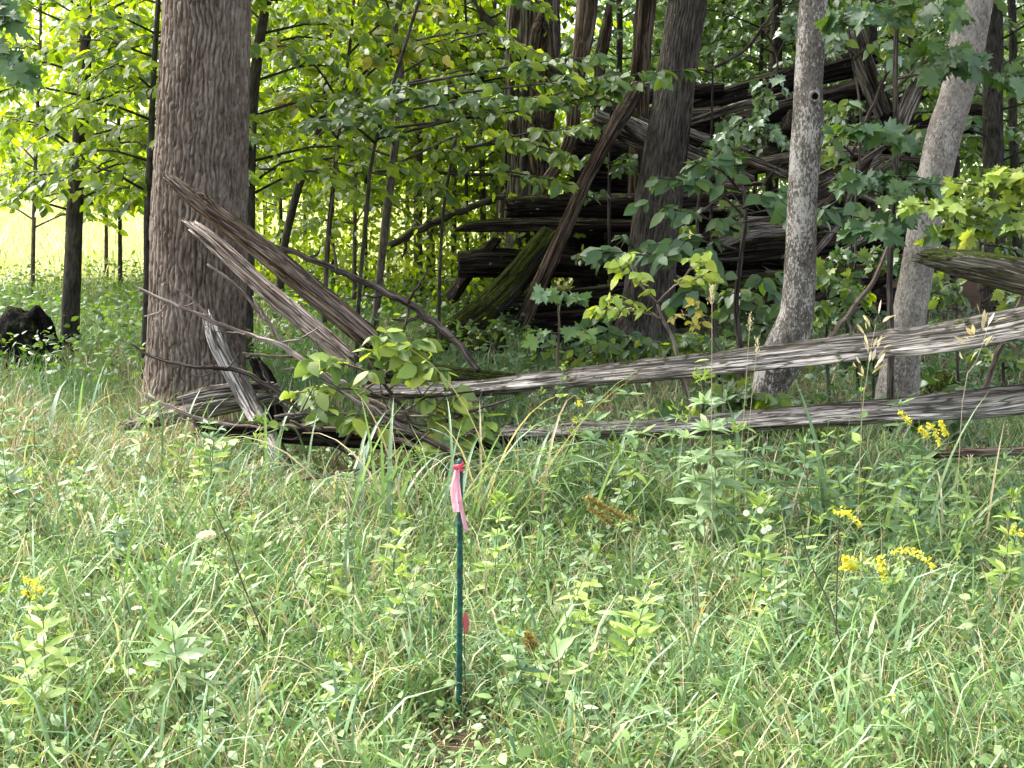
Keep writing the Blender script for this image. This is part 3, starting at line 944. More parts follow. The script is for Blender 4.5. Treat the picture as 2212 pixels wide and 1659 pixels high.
timber('fence_rail', 'short broken rail leaning against the foot of the massive trunk', 'rail',
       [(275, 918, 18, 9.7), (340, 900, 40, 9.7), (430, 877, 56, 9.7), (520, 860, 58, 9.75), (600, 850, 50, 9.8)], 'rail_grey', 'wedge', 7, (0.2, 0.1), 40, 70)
timber('fence_rail', 'pale splintered slab on top of the short broken rail', 'rail',
       [(385, 866, 18, 9.62), (450, 850, 30, 9.62), (530, 840, 28, 9.65), (590, 834, 16, 9.7)], 'plank_pale', 'plank', 8, (0.12, 0.12), 30, 40)
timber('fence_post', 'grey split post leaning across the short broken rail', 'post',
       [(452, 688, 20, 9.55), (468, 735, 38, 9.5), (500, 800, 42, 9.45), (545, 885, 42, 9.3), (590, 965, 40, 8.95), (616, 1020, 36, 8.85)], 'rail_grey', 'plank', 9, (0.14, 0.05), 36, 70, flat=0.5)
timber('fence_post', 'dark rotten post stub beside the leaning grey post', 'post',
       [(548, 775, 22, 10.3), (572, 820, 40, 10.3), (588, 880, 46, 10.25), (596, 960, 46, 10.2)], 'log_dark', 'wedge', 10, (0.12, 0.0), 30, 40)
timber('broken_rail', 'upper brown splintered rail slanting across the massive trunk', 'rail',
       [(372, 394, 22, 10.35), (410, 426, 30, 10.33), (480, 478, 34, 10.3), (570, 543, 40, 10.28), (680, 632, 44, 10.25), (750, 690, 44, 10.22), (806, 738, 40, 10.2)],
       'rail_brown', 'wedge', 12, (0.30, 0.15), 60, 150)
timber('broken_rail', 'lower pale reddish split rail slanting across the massive trunk', 'rail',
       [(420, 490, 28, 10.05), (450, 513, 37, 10.03), (520, 575, 42, 10.0), (600, 646, 45, 9.97), (690, 722, 45, 9.94), (755, 778, 42, 9.9)],
       'rail_red', 'wedge', 13, (0.24, 0.15), 60, 150)
timber('rotten_log', 'dark mouldering log end behind the bush leaves', 'log',
       [(800, 800, 60, 10.6), (900, 812, 64, 10.7), (1010, 822, 54, 10.8), (1110, 826, 40, 10.9)], 'log_moss', 'round', 14, (0.1, 0.12), 34, 50)

# --- stacked old logs of a collapsed log corner
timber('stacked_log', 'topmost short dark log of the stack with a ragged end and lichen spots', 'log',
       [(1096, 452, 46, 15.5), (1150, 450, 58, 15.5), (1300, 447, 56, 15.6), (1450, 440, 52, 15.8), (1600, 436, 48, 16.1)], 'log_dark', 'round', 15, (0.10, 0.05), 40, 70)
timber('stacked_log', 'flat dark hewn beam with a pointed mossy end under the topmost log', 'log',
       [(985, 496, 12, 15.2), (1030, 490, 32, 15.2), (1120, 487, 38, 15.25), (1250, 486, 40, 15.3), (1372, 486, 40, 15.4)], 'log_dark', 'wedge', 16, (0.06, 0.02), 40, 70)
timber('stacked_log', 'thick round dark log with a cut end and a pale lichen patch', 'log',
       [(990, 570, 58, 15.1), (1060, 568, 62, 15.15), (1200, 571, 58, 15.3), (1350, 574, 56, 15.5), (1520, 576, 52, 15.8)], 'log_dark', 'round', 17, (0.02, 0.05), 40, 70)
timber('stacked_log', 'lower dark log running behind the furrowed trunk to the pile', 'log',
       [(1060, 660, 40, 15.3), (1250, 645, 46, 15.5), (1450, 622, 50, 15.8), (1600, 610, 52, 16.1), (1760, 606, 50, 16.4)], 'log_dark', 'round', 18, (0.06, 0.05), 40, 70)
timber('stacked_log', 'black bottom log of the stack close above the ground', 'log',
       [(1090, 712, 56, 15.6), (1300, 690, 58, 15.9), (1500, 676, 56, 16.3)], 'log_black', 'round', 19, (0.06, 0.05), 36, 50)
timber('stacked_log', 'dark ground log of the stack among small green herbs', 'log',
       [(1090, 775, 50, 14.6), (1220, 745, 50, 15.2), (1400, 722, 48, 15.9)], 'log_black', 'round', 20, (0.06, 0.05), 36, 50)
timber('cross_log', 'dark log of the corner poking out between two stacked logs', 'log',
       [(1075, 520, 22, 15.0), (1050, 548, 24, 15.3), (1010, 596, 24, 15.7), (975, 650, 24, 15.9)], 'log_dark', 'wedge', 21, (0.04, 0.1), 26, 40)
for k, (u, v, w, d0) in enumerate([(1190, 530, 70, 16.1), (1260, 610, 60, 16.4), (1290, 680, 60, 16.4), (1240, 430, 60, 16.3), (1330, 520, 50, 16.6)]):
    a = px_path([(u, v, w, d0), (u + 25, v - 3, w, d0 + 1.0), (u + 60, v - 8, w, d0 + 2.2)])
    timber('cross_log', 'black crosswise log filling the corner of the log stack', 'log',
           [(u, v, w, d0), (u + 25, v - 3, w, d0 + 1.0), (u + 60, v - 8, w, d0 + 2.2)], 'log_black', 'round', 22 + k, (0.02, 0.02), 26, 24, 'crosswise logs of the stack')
timber('mossy_log', 'fat leaning log thick with bright green moss and a long split', 'log',
       [(1186, 512, 58, 15.0), (1150, 556, 64, 14.8), (1100, 618, 66, 14.6), (1030, 684, 68, 14.2), (950, 738, 68, 13.7), (885, 775, 60, 13.2)], 'log_moss', 'round', 27, (0.05, 0.05), 48, 100,
       disp=wood_disp(350, 0.12, 0.10, 0.38))
timber('leaning_dead_trunk', 'bare brown barkless trunk leaning over the stacked logs', 'dead trunk',
       [(1128, 700, 34, 14.5), (1165, 620, 34, 14.5), (1205, 530, 33, 14.5), (1240, 450, 34, 14.5), (1275, 370, 35, 14.6), (1320, 285, 37, 14.7), (1352, 232, 42, 14.8), (1378, 184, 36, 14.9)],
       'dead_brown', 'round', 28, (0.1, 0.1), 36, 120)
timber('broken_dead_trunk', 'snapped tan dead trunk bending down onto the stacked logs', 'dead trunk',
       [(1155, 432, 26, 15.6), (1180, 392, 28, 15.6), (1212, 345, 30, 15.6), (1234, 290, 28, 15.6), (1242, 220, 30, 15.6), (1252, 130, 38, 15.6), (1264, 60, 48, 15.6), (1274, -60, 50, 15.6)],
       'dead_tan', 'round', 29, (0.1, 0.1), 34, 100)
timber('dead_snag', 'straight grey dead trunk standing up behind the leaning brown trunk', 'dead trunk',
       [(1378, 420, 40, 16.9), (1380, 300, 40, 16.9), (1382, 180, 40, 16.9), (1388, 90, 42, 16.9), (1396, 0, 42, 16.9), (1402, -60, 42, 16.9)], 'dead_brown', 'round', 31, (0.05, 0.1), 34, 100)
timber('dead_stub', 'dark crooked dead stem between the two dead trunks', 'dead trunk',
       [(1292, 330, 22, 17.2), (1296, 150, 26, 17.2), (1303, 100, 26, 17.2), (1312, 50, 22, 17.2), (1316, 12, 14, 17.2)], 'dead_brown', 'round', 30, (0.05, 0.1), 24, 50)

# --- the great collapsed pile of old barn timber
PILE = [
    ('log', 'long black log high on the timber pile', [(1500, 232, 46, 19.0), (1700, 175, 54, 19.0), (1885, 128, 56, 19.0)], 'log_dark', 'round'),
    ('log', 'long dark log under the highest log of the pile', [(1490, 300, 44, 18.4), (1700, 236, 50, 18.4), (1890, 186, 52, 18.4)], 'log_black', 'round'),
    ('plank', 'thin pale-edged plank below the dark upper logs', [(1470, 272, 14, 18.0), (1590, 232, 18, 18.0), (1700, 205, 14, 18.0)], 'plank_pile', 'plank'),
    ('plank', 'mossy plank sloping down behind the furrowed trunk', [(1268, 208, 26, 16.8), (1400, 262, 30, 16.8), (1560, 322, 26, 16.8), (1690, 372, 24, 16.8)], 'rail_moss', 'plank'),
    ('plank', 'broad pale plank with a mossy upper edge beside the furrowed trunk', [(1285, 248, 40, 16.5), (1380, 292, 60, 16.5), (1500, 350, 60, 16.5), (1620, 402, 44, 16.5)], 'plank_pale', 'plank'),
    ('plank', 'narrow grey plank resting on the broad pale plank', [(1430, 262, 16, 16.3), (1520, 296, 18, 16.3), (1610, 318, 14, 16.3)], 'plank_pale', 'plank'),
    ('log', 'brown beam lying level behind the speckled trunk', [(1480, 390, 40, 16.9), (1680, 352, 44, 16.9), (1890, 326, 44, 16.9)], 'plank_pile', 'wedge'),
    ('plank', 'frayed grey board fanning up beside the speckled trunk', [(1740, 428, 34, 16.4), (1800, 398, 36, 16.4), (1900, 345, 30, 16.4)], 'plank_pale', 'plank'),
    ('plank', 'second frayed grey board just below the fanning board', [(1745, 446, 20, 16.3), (1820, 420, 22, 16.3), (1905, 396, 18, 16.3)], 'plank_pile', 'plank'),
    ('plank', 'wide brown weathered plank standing upright on the pile', [(1846, 70, 44, 17.3), (1870, 145, 46, 17.3), (1912, 245, 46, 17.3)], 'plank_pile', 'plank'),
    ('plank', 'split grey plank leaning against the upright brown plank', [(1998, 150, 34, 17.0), (1970, 205, 36, 17.0), (1935, 290, 32, 17.0)], 'plank_pale', 'plank'),
    ('plank', 'pale torn board low in the pile beside the furrowed trunk', [(1440, 398, 34, 16.0), (1510, 424, 40, 16.0), (1590, 458, 30, 16.0)], 'plank_pale', 'plank'),
    ('plank', 'pale frayed board in the middle of the pile', [(1548, 520, 36, 15.9), (1620, 492, 46, 15.9), (1720, 488, 40, 15.9)], 'plank_pale', 'plank'),
    ('log', 'dark log crossing above the pale frayed board', [(1480, 470, 36, 16.4), (1640, 448, 40, 16.5), (1790, 452, 38, 16.6)], 'log_dark', 'round'),
    ('log', 'thick dark log under the pale frayed board', [(1500, 560, 48, 16.1), (1650, 540, 54, 16.2), (1850, 520, 52, 16.3)], 'log_dark', 'round'),
    ('log', 'brown-black broad log at the open side of the pile', [(1780, 500, 60, 16.6), (1880, 505, 80, 16.6), (2000, 540, 70, 16.6)], 'log_dark', 'round'),
    ('log', 'dark mossy log near the foot of the pile', [(1560, 640, 44, 15.6), (1720, 600, 48, 15.7), (1900, 590, 46, 15.8)], 'log_moss', 'round'),
    ('plank', 'small pale stick-like board propped at the pile foot', [(1750, 560, 12, 15.7), (1790, 512, 14, 15.7), (1825, 470, 10, 15.7)], 'plank_pale', 'plank'),
    ('plank', 'thin board standing on end beside the frayed boards', [(1828, 452, 14, 16.1), (1848, 400, 16, 16.1), (1878, 345, 12, 16.1)], 'plank_pile', 'plank'),
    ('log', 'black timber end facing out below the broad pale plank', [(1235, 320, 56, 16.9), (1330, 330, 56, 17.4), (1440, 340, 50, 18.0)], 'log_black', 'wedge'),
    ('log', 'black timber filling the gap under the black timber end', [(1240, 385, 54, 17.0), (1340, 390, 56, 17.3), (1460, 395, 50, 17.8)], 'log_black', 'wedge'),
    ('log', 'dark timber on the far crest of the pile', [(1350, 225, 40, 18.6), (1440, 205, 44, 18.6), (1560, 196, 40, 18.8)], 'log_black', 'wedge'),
]
for k, (kind, lab, rows, mat, sec) in enumerate(PILE):
    timber('barn_beam' if kind == 'log' else 'barn_plank', lab, 'beam' if kind == 'log' else 'plank', rows, mat, sec, 40 + k, (0.16, 0.16), 30, 60,
           disp=wood_disp(900 + k * 7, 0.14, 0.16, 0.3), flat=0.3, twist=random.uniform(-0.5, 0.5), group='timbers of the collapsed pile')
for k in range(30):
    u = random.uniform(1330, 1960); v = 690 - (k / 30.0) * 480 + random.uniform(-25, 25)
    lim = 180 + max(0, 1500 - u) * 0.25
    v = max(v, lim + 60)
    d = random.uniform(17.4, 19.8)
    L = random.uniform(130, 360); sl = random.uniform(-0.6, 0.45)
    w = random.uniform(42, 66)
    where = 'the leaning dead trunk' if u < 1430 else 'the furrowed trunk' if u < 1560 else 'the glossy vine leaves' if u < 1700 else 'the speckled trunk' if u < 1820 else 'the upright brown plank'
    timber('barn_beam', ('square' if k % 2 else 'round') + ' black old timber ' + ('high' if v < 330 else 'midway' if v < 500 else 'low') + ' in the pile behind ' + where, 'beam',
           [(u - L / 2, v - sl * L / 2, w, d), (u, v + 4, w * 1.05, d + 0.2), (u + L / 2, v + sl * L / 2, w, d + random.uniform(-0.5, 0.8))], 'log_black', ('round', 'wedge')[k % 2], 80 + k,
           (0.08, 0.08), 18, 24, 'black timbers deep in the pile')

random.seed(77)
for k in range(16):
    u = random.uniform(1440, 1930); v = random.uniform(300, 640); d = random.uniform(15.4, 16.6)
    L = random.uniform(110, 260); sl = random.uniform(-0.8, 0.5); w = random.uniform(10, 24)
    where = 'the furrowed trunk' if u < 1560 else 'the glossy vine leaves' if u < 1700 else 'the speckled trunk' if u < 1820 else 'the upright brown plank'
    timber('loose_board', ('rising' if sl < 0 else 'falling') + ' narrow ' + ('pale' if k % 2 else 'brown') + ' board ' + ('high' if v < 420 else 'low') + ' on the front of the pile near ' + where, 'board',
           [(u - L / 2, v - sl * L / 2, w, d), (u, v + random.uniform(-5, 5), w * 1.1, d + 0.1), (u + L / 2, v + sl * L / 2, w * 0.8, d + random.uniform(-0.3, 0.4))], 'plank_pale' if k % 2 else 'plank_pile', 'plank', 160 + k, (0.2, 0.2), 18, 36,
           'narrow boards on the front of the pile', flat=0.35, twist=random.uniform(-0.6, 0.6))

# ------------------------------------------------------------------ dead fallen branches and sticks
def stick_arrays(ctrl, seg=9, n=None, seed=0, knobby=0.15):
    c = catmull(np.array(ctrl), n or max(10, 7 * len(ctrl)))
    k = vnoise(np.arange(len(c)) * 0.9, seed, 0.5, seed)
    c[:, 3] *= 1 + knobby * (k - 0.5) * 2
    c[:, :3] += (np.stack([vnoise(np.arange(len(c)) * 0.45, seed + j, 3.3, seed + j * 3) for j in range(3)], -1) - 0.5) * c[:, 3:4] * 1.6
    return tube_arrays(c[:, :3], c[:, 3], seg, None, None, (0, 0), seed)

def fallen_branch(name, label, cat, main, twigs, mat, seed, group=None, auto=0, auto_len=0.25):
    """main: rows (u, v, w, d); twigs: list of such rows; auto: number of extra short twigs"""
    main = [(a, b_, w * 0.8, d) for a, b_, w, d in main]; twigs = [[(a, b_, w * 0.75, d) for a, b_, w, d in t] for t in twigs]
    pm = px_path(main)
    low = pm[np.argmin(pm[:, 2]), :3]
    root = thing(name, label, cat, low, group)
    b = base_of(root)
    def put(nm, rows4, sg, sd):
        a = rows4.copy(); a[:, :3] -= b
        v, f, l = stick_arrays(a, sg, None, sd)
        link(nm, build_mesh(nm, v, f, mat, True, {'lc': l}), root)
    put('stem', pm, 10, seed)
    for k, tw in enumerate(twigs):
        put('twig', px_path(tw), 7, seed + 3 + k)
    c = catmull(pm, 60)
    for k in range(auto):
        i = random.randrange(6, 54)
        p = c[i, :3]; r = c[i, 3]
        t = norm(c[min(i + 2, 59), :3] - c[i - 2, :3])
        side = norm(np.cross(t, rnd_unit(1)[0]))
        L = auto_len * random.uniform(0.4, 1.2)
        d1 = norm(t * random.choice((-1, -1, 1)) * 0.8 + side)
        q = np.array([[*p, r * 0.55], [*(p + d1 * L * 0.5 + rnd_unit(1)[0] * 0.02), r * 0.4], [*(p + d1 * L + np.array((0, 0, 0.03))), r * 0.2]])
        put('twig', q, 6, seed + 50 + k)
    return root

D9 = 9.35
fallen_branch('fallen_branch', 'bare pinkish branch forking over the grey leaning post', 'branch',
    [(298, 622, 7, D9), (360, 652, 9, D9), (430, 681, 11, D9), (530, 722, 12, D9), (612, 747, 15, D9 - 0.05), (690, 800, 18, D9 - 0.1), (790, 862, 20, D9 - 0.15), (870, 905, 20, D9 - 0.2)],
    [[(612, 747, 12, D9), (572, 690, 11, D9), (515, 622, 9, D9), (448, 570, 6, D9)], [(572, 690, 9, D9), (556, 660, 7, D9), (545, 640, 5, D9)], [(612, 747, 9, D9), (588, 705, 7, D9), (548, 645, 5, D9)],
     [(365, 655, 7, D9), (345, 675, 6, D9), (312, 684, 4, D9)], [(640, 770, 8, D9), (600, 771, 8, D9), (525, 762, 5, D9)], [(455, 690, 8, D9), (420, 650, 6, D9), (380, 620, 4, D9)],
     [(700, 805, 8, D9), (660, 795, 6, D9), (610, 798, 5, D9)], [(560, 735, 6, D9), (585, 718, 5, D9), (583, 694, 4, D9)]], 'twig_grey', 3, auto=9)
fallen_branch('fallen_branch', 'bare dark branch crossing low behind the bush leaves', 'branch',
    [(283, 743, 6, D9 - 0.1), (332, 772, 8, D9 - 0.1), (400, 791, 10, D9 - 0.1), (470, 796, 12, D9 - 0.1), (520, 800, 13, D9 - 0.1), (600, 850, 16, D9 - 0.12), (690, 915, 18, D9 - 0.15), (760, 960, 18, D9 - 0.2)],
    [[(470, 797, 8, D9 - 0.1), (440, 812, 6, D9 - 0.1), (405, 811, 4, D9 - 0.1)], [(590, 840, 9, D9 - 0.1), (575, 815, 8, D9 - 0.1), (560, 780, 6, D9 - 0.1)], [(550, 815, 9, D9 - 0.1), (600, 865, 9, D9 - 0.1), (650, 915, 7, D9 - 0.1)]],
    'twig_dark', 13, auto=7)
fallen_branch('fallen_branch', 'long thin bare branch lying lowest over the grass', 'branch',
    [(318, 858, 8, D9 - 0.25), (400, 893, 10, D9 - 0.25), (480, 914, 12, D9 - 0.25), (560, 925, 13, D9 - 0.3), (650, 922, 14, D9 - 0.35), (760, 930, 15, D9 - 0.4), (860, 952, 17, D9 - 0.5), (960, 978, 18, D9 - 0.6), (1010, 992, 20, D9 - 0.7)],
    [[(650, 922, 9, D9 - 0.3), (610, 933, 7, D9 - 0.3), (560, 938, 4, D9 - 0.3)], [(760, 930, 10, D9 - 0.4), (735, 975, 8, D9 - 0.4), (715, 1010, 5, D9 - 0.4)], [(700, 925, 9, D9 - 0.4), (660, 890, 7, D9 - 0.4), (590, 855, 5, D9 - 0.4)]],
    'twig_grey', 23, auto=8)
fallen_branch('fallen_branch', 'thick grey-brown branch bridging from the broken rails to the mossy log', 'branch',
    [(578, 528, 12, 10.6), (650, 550, 15, 10.6), (740, 590, 17, 10.6), (820, 625, 19, 10.6), (890, 660, 21, 10.55), (950, 705, 21, 10.5), (990, 745, 19, 10.4), (1030, 800, 17, 10.3)],
    [[(882, 655, 11, 10.5), (900, 622, 9, 10.5), (925, 585, 5, 10.5)], [(885, 662, 11, 10.5), (878, 690, 9, 10.5), (870, 715, 7, 10.5)]], 'twig_dark', 33, auto=4)
fallen_branch('fallen_branch', 'dark stick running down to the ribboned stake through tall blades', 'branch',
    [(690, 820, 8, 8.7), (800, 880, 14, 8.6), (900, 940, 18, 8.5), (1000, 990, 20, 8.4), (1110, 1045, 18, 8.2), (1230, 1085, 14, 8.0)], [[(900, 940, 9, 8.5), (850, 925, 8, 8.5), (790, 915, 6, 8.5)]], 'twig_dark', 43, auto=5)
random.seed(12)
for k in range(14):
    u = random.uniform(560, 1020); v = random.uniform(850, 985); d = random.uniform(8.7, 9.2)
    L = random.uniform(90, 220); a = random.uniform(-0.75, 0.35)
    near = ('the bush of round leaves', 'the grey leaning post')[u < 700]
    fallen_branch('brush_stick', ('pale' if k % 3 == 0 else 'dark') + ' thin brushwood stick tangled beside ' + near, 'stick',
        [(u, v, 9, d), (u + L * 0.5, v - L * 0.5 * math.sin(a) - random.uniform(-12, 12), 8, d - 0.05), (u + L, v - L * math.sin(a), 4, d - 0.1)], [], 'twig_grey' if k % 3 == 0 else 'twig_dark', 700 + k, 'brushwood sticks', auto=3, auto_len=0.25)
fallen_branch('fallen_branch', 'short dark stick among dry grass below the fence', 'branch',
    [(615, 1048, 7, 7.9), (690, 1030, 9, 7.9), (770, 1016, 10, 7.9), (850, 1010, 8, 7.9)], [], 'twig_dark', 53, auto=2, auto_len=0.12)
fallen_branch('fallen_branch', 'thin dark pole fallen level between the young stems', 'branch',
    [(560, 366, 7, 17.0), (760, 370, 9, 17.0), (960, 374, 9, 17.0), (1140, 380, 9, 17.0)], [], 'bark_dark', 63)
fallen_branch('fallen_branch', 'thick dark limb slanting up to the hollow trunk', 'branch',
    [(830, 540, 16, 16.6), (900, 500, 20, 16.6), (975, 462, 20, 16.6), (1040, 438, 18, 16.6), (1090, 420, 14, 16.6)], [], 'bark_dark', 73, auto=3)
fallen_branch('fallen_branch', 'dark limb slanting down from the treetops to the leaning dead trunk', 'branch',
    [(1380, 300, 14, 15.2), (1300, 230, 18, 15.2), (1220, 170, 20, 15.2), (1130, 110, 22, 15.2), (1060, 50, 20, 15.2), (1000, -30, 20, 15.2)], [], 'bark_dark', 83, auto=3)
fallen_branch('fallen_branch', 'grey lichen-covered stick propped between the two grey trunks', 'branch',
    [(1788, 735, 13, 10.0), (1830, 680, 14, 10.1), (1880, 615, 13, 10.2), (1915, 540, 12, 10.3), (1950, 450, 12, 10.5), (1985, 370, 8, 10.6)], [], 'twig_grey', 93, auto=3)
fallen_branch('fallen_branch', 'grey stick standing between the two fence rails', 'branch',
    [(2120, 850, 14, 8.4), (2150, 780, 16, 8.3), (2180, 705, 15, 8.2), (2215, 630, 13, 8.1)], [], 'twig_grey', 103, auto=2)
fallen_branch('fallen_branch', 'thin forked stick across the frayed boards of the pile', 'branch',
    [(1690, 560, 7, 14.8), (1740, 500, 9, 14.8), (1800, 420, 11, 14.9), (1840, 330, 11, 15.0), (1880, 240, 10, 15.1), (1930, 130, 9, 15.2)], [[(1840, 330, 8, 15.0), (1800, 300, 6, 15.0), (1770, 285, 5, 15.0)]], 'twig_dark', 113, auto=5)
fallen_branch('fallen_branch', 'dark slanting stick behind the furrowed trunk', 'branch',
    [(1520, 160, 8, 15.5), (1600, 115, 9, 15.5), (1640, 70, 8, 15.5), (1680, 10, 6, 15.5)], [], 'twig_dark', 123, auto=3)
for k in range(12):
    u = random.uniform(1480, 1900); v = random.uniform(420, 690); d = random.uniform(13.6, 14.6)
    L = random.uniform(60, 150); a = random.uniform(-0.9, 0.9)
    fallen_branch('fallen_twig', ('upper' if v < 560 else 'lower') + ' thin dark twig caught before the pile near ' + ('the furrowed trunk' if u < 1580 else 'the pale frayed board' if u < 1740 else 'the broad log at the open side'), 'twig',
        [(u, v, 5, d), (u + L * 0.5 * math.cos(a), v - L * 0.5 * math.sin(a) - 8, 5, d), (u + L * math.cos(a), v - L * math.sin(a), 3, d)], [], 'twig_dark', 140 + k, 'twigs before the timber pile', auto=2, auto_len=0.2)

# charred stump on the left edge of the wood, mossy boulder under the mossy log
def lump(name, label, cat, loc, size, mat, seed, n=36, rough=0.25, flat_top=0.0):
    th = np.linspace(0, 2 * math.pi, n, endpoint=False)
    ph = np.linspace(-0.5, math.pi / 2, n // 2)
    T, Ph = np.meshgrid(th, ph)
    x, y, z = np.cos(T) * np.cos(Ph), np.sin(T) * np.cos(Ph), np.sin(Ph)
    r = 1 + rough * 2 * (fbm(x * 1.6 + seed, y * 1.6, z * 1.6, seed, 4) - 0.5)
    if flat_top:
        z = np.where(z > flat_top, flat_top + (z - flat_top) * 0.35, z)
    V = np.stack([x * r * size[0], y * r * size[1], z * r * size[2]], -1).reshape(-1, 3)
    idx = np.arange(n * (n // 2)).reshape(n // 2, n)
    q = np.stack([idx[:-1], np.roll(idx[:-1], -1, 1), np.roll(idx[1:], -1, 1), idx[1:]], -1).reshape(-1, 4)
    o = link(name, build_mesh(name, V, [q, np.array([idx[-1]])], mat, True, {'lc': V}), None, loc)
    tag(o, label, cat)
    return o

def stump(label, u, v_top, w, d, mat, seed):
    p = P(u, v_top, d); r = 0.5 * w / SC(v_top, d)
    z0 = GZ(p[0], p[1]) - 0.1
    ctrl = np.array([[p[0], p[1], z0, r * 1.25], [p[0], p[1], z0 + 0.25, r * 1.02], [p[0] + 0.02, p[1], p[2] - 0.1, r * 0.95], [p[0] + 0.02, p[1], p[2], r * 0.8]])
    c = catmull(ctrl, 40)
    root = thing('tree_stump', label, 'stump', (p[0], p[1], z0 + 0.1))
    v, f, l = tube_arrays(c[:, :3] - base_of(root), c[:, 3], 60, None, wood_disp(seed, 0.3, 0.1, 0.10, 2.5), (0, 0.07), seed)
    link('stump_body', build_mesh('stump_body', v, f, mat, True, {'lc': l}), root)
_p = P(66, 760, 13.4)
lump('tree_stump', 'squat black charred stump beside the slim dark tree', 'stump', (_p[0], _p[1], GZ(_p[0], _p[1]) - 0.02), (0.36, 0.30, 0.64), 'charred', 5, 60, 0.5)
stump('dark mossy stump under the fat mossy log', 1046, 716, 96, 13.4, 'log_moss', 8)
lump('mossy_rock', 'low green mossy rock behind the pale leaning trunk', 'rock', (*P(2045, 690, 11.5)[:2], GZ(*P(2045, 690, 11.5)[:2])), (0.2, 0.2, 0.35), 'log_moss', 4)

# ------------------------------------------------------------------ saplings with sprays of leaves
def branch_with_leaves(root, pts4, mat, acc, leaf_len, density, spread, droop, seed, sub=5):
    """one branch: tube plus side twigs; leaf frames are collected in acc"""
    b = base_of(root)
    c = catmull(pts4, 18)
    ce = c[[0, 3, 6, 9, 12, 15, 17]]
    items = [tube_arrays(ce[:, :3] - b, ce[:, 3], 5, None, None, (0, 0), seed, True)]
    L = np.linalg.norm(np.diff(c[:, :3], axis=0), axis=1).sum()
    t = norm(np.gradient(c[:, :3], axis=0))
    lines = []
    for k in range(sub):
        f = 0.22 + 0.74 * (k + random.random() * 0.6) / sub
        i = min(int(f * 17), 16)
        side = norm(np.cross(t[i], (0, 0, 1.0))) * (1 if k % 2 else -1)
        l2 = spread * (1.15 - 0.6 * f) * random.uniform(0.7, 1.2)
        dd = norm(t[i] * 0.75 + side * random.uniform(0.6, 1.0) + np.array((0, 0, random.uniform(-0.1, 0.25))))
        q = np.array([[*c[i, :3], c[i, 3] * 0.5], [*(c[i, :3] + dd * l2 * 0.5 + np.array((0, 0, 0.02))), c[i, 3] * 0.35], [*(c[i, :3] + dd * l2 - np.array((0, 0, droop * l2 * 0.3))), 0.0012]])
        cc = catmull(q, 8)
        ct = cc[[0, 2, 4, 7]]
        items.append(tube_arrays(ct[:, :3] - b, ct[:, 3], 3, None, None, (0, 0), seed + k, False))
        lines.append((cc[:, :3], l2))
    lines.append((c[8:, :3], L * 0.6))
    v, f, l = join_arrays(items)
    link('branch', build_mesh('branch', v, f, mat, True, {'lc': l}), root)
    for pts, ln in lines:
        n = max(2, int(ln * density * random.uniform(0.8, 1.2)))
        fi = RNG.uniform(0.15, 1.0, n) * (len(pts) - 1)
        i0 = np.minimum(fi.astype(int), len(pts) - 2)
        fr = (fi - i0)[:, None]
        pp = pts[i0] * (1 - fr) + pts[i0 + 1] * fr
        tt = norm(pts[i0 + 1] - pts[i0])
        sd = norm(np.cross(tt, np.array((0, 0, 1.0)))) * np.where(RNG.random(n) < 0.5, 1, -1)[:, None]
        D = norm(tt * RNG.uniform(0.2, 0.9, (n, 1)) + sd * RNG.uniform(0.4, 1.0, (n, 1)) + np.array((0, 0, -1.0)) * RNG.uniform(0.0, droop * 1.4, (n, 1)))
        N = norm(np.array((0, -0.55, 0.8)) + rnd_unit(n) * 0.75)
        acc.append((pp, D, N, RNG.uniform(0.45, 1.25, n) * leaf_len))

def finish_leaves(root, acc, kind, mat, cap):
    if not acc:
        return
    pos = np.vstack([a[0] for a in acc]); D = np.vstack([a[1] for a in acc]); N = np.vstack([a[2] for a in acc]); S = np.concatenate([a[3] for a in acc])
    add_leaves(root, pos, D, N, S, kind, mat, cap, 'kite' if kind != 'maple' else 'maple')

def sapling(name, label, rows, mat, leafkind, leafmat, leaf_len, nb, blen, z0, z1, density, spread, droop, cap, seed, group=None, top=None, cat='tree', seg=12):
    random.seed(seed)
    path = to_ground(px_path(rows), 0.1, 1.2)
    if top:
        path = extend_up(path, top, 0, 0.4)
    root = thing(name, label, cat, (path[0][0], path[0][1], GZ(path[0][0], path[0][1])), group)
    c = catmull(path, 60)
    v, f, l = tube_arrays(c[:, :3] - base_of(root), c[:, 3], seg, None, bark_disp(seed, 0.002, 0.02, 4, 0.06), (0, 0), seed)
    link('trunk', build_mesh('trunk', v, f, mat, True, {'lc': l}), root)
    acc = []
    for k in range(nb):
        z = z0 + (z1 - z0) * (k + random.random()) / nb
        i = int(np.argmin(np.abs(c[:, 2] - z)))
        p = c[i, :3]; r = min(c[i, 3] * 0.45, 0.014)
        az = k * 2.4 + random.uniform(-0.5, 0.5) + seed
        L = blen * random.uniform(0.6, 1.15)
        h = np.array((math.cos(az), math.sin(az), 0))
        up = random.uniform(0.05, 0.35)
        q = np.array([[*p, r], [*(p + h * L * 0.5 + np.array((0, 0, up * L * 0.6))), r * 0.7], [*(p + h * L + np.array((0, 0, up * L * 0.5 - droop * 0.25 * L))), 0.002]])
        branch_with_leaves(root, q, mat, acc, leaf_len, density, spread, droop, seed * 31 + k)
    finish_leaves(root, acc, leafkind, leafmat, cap)
    return root

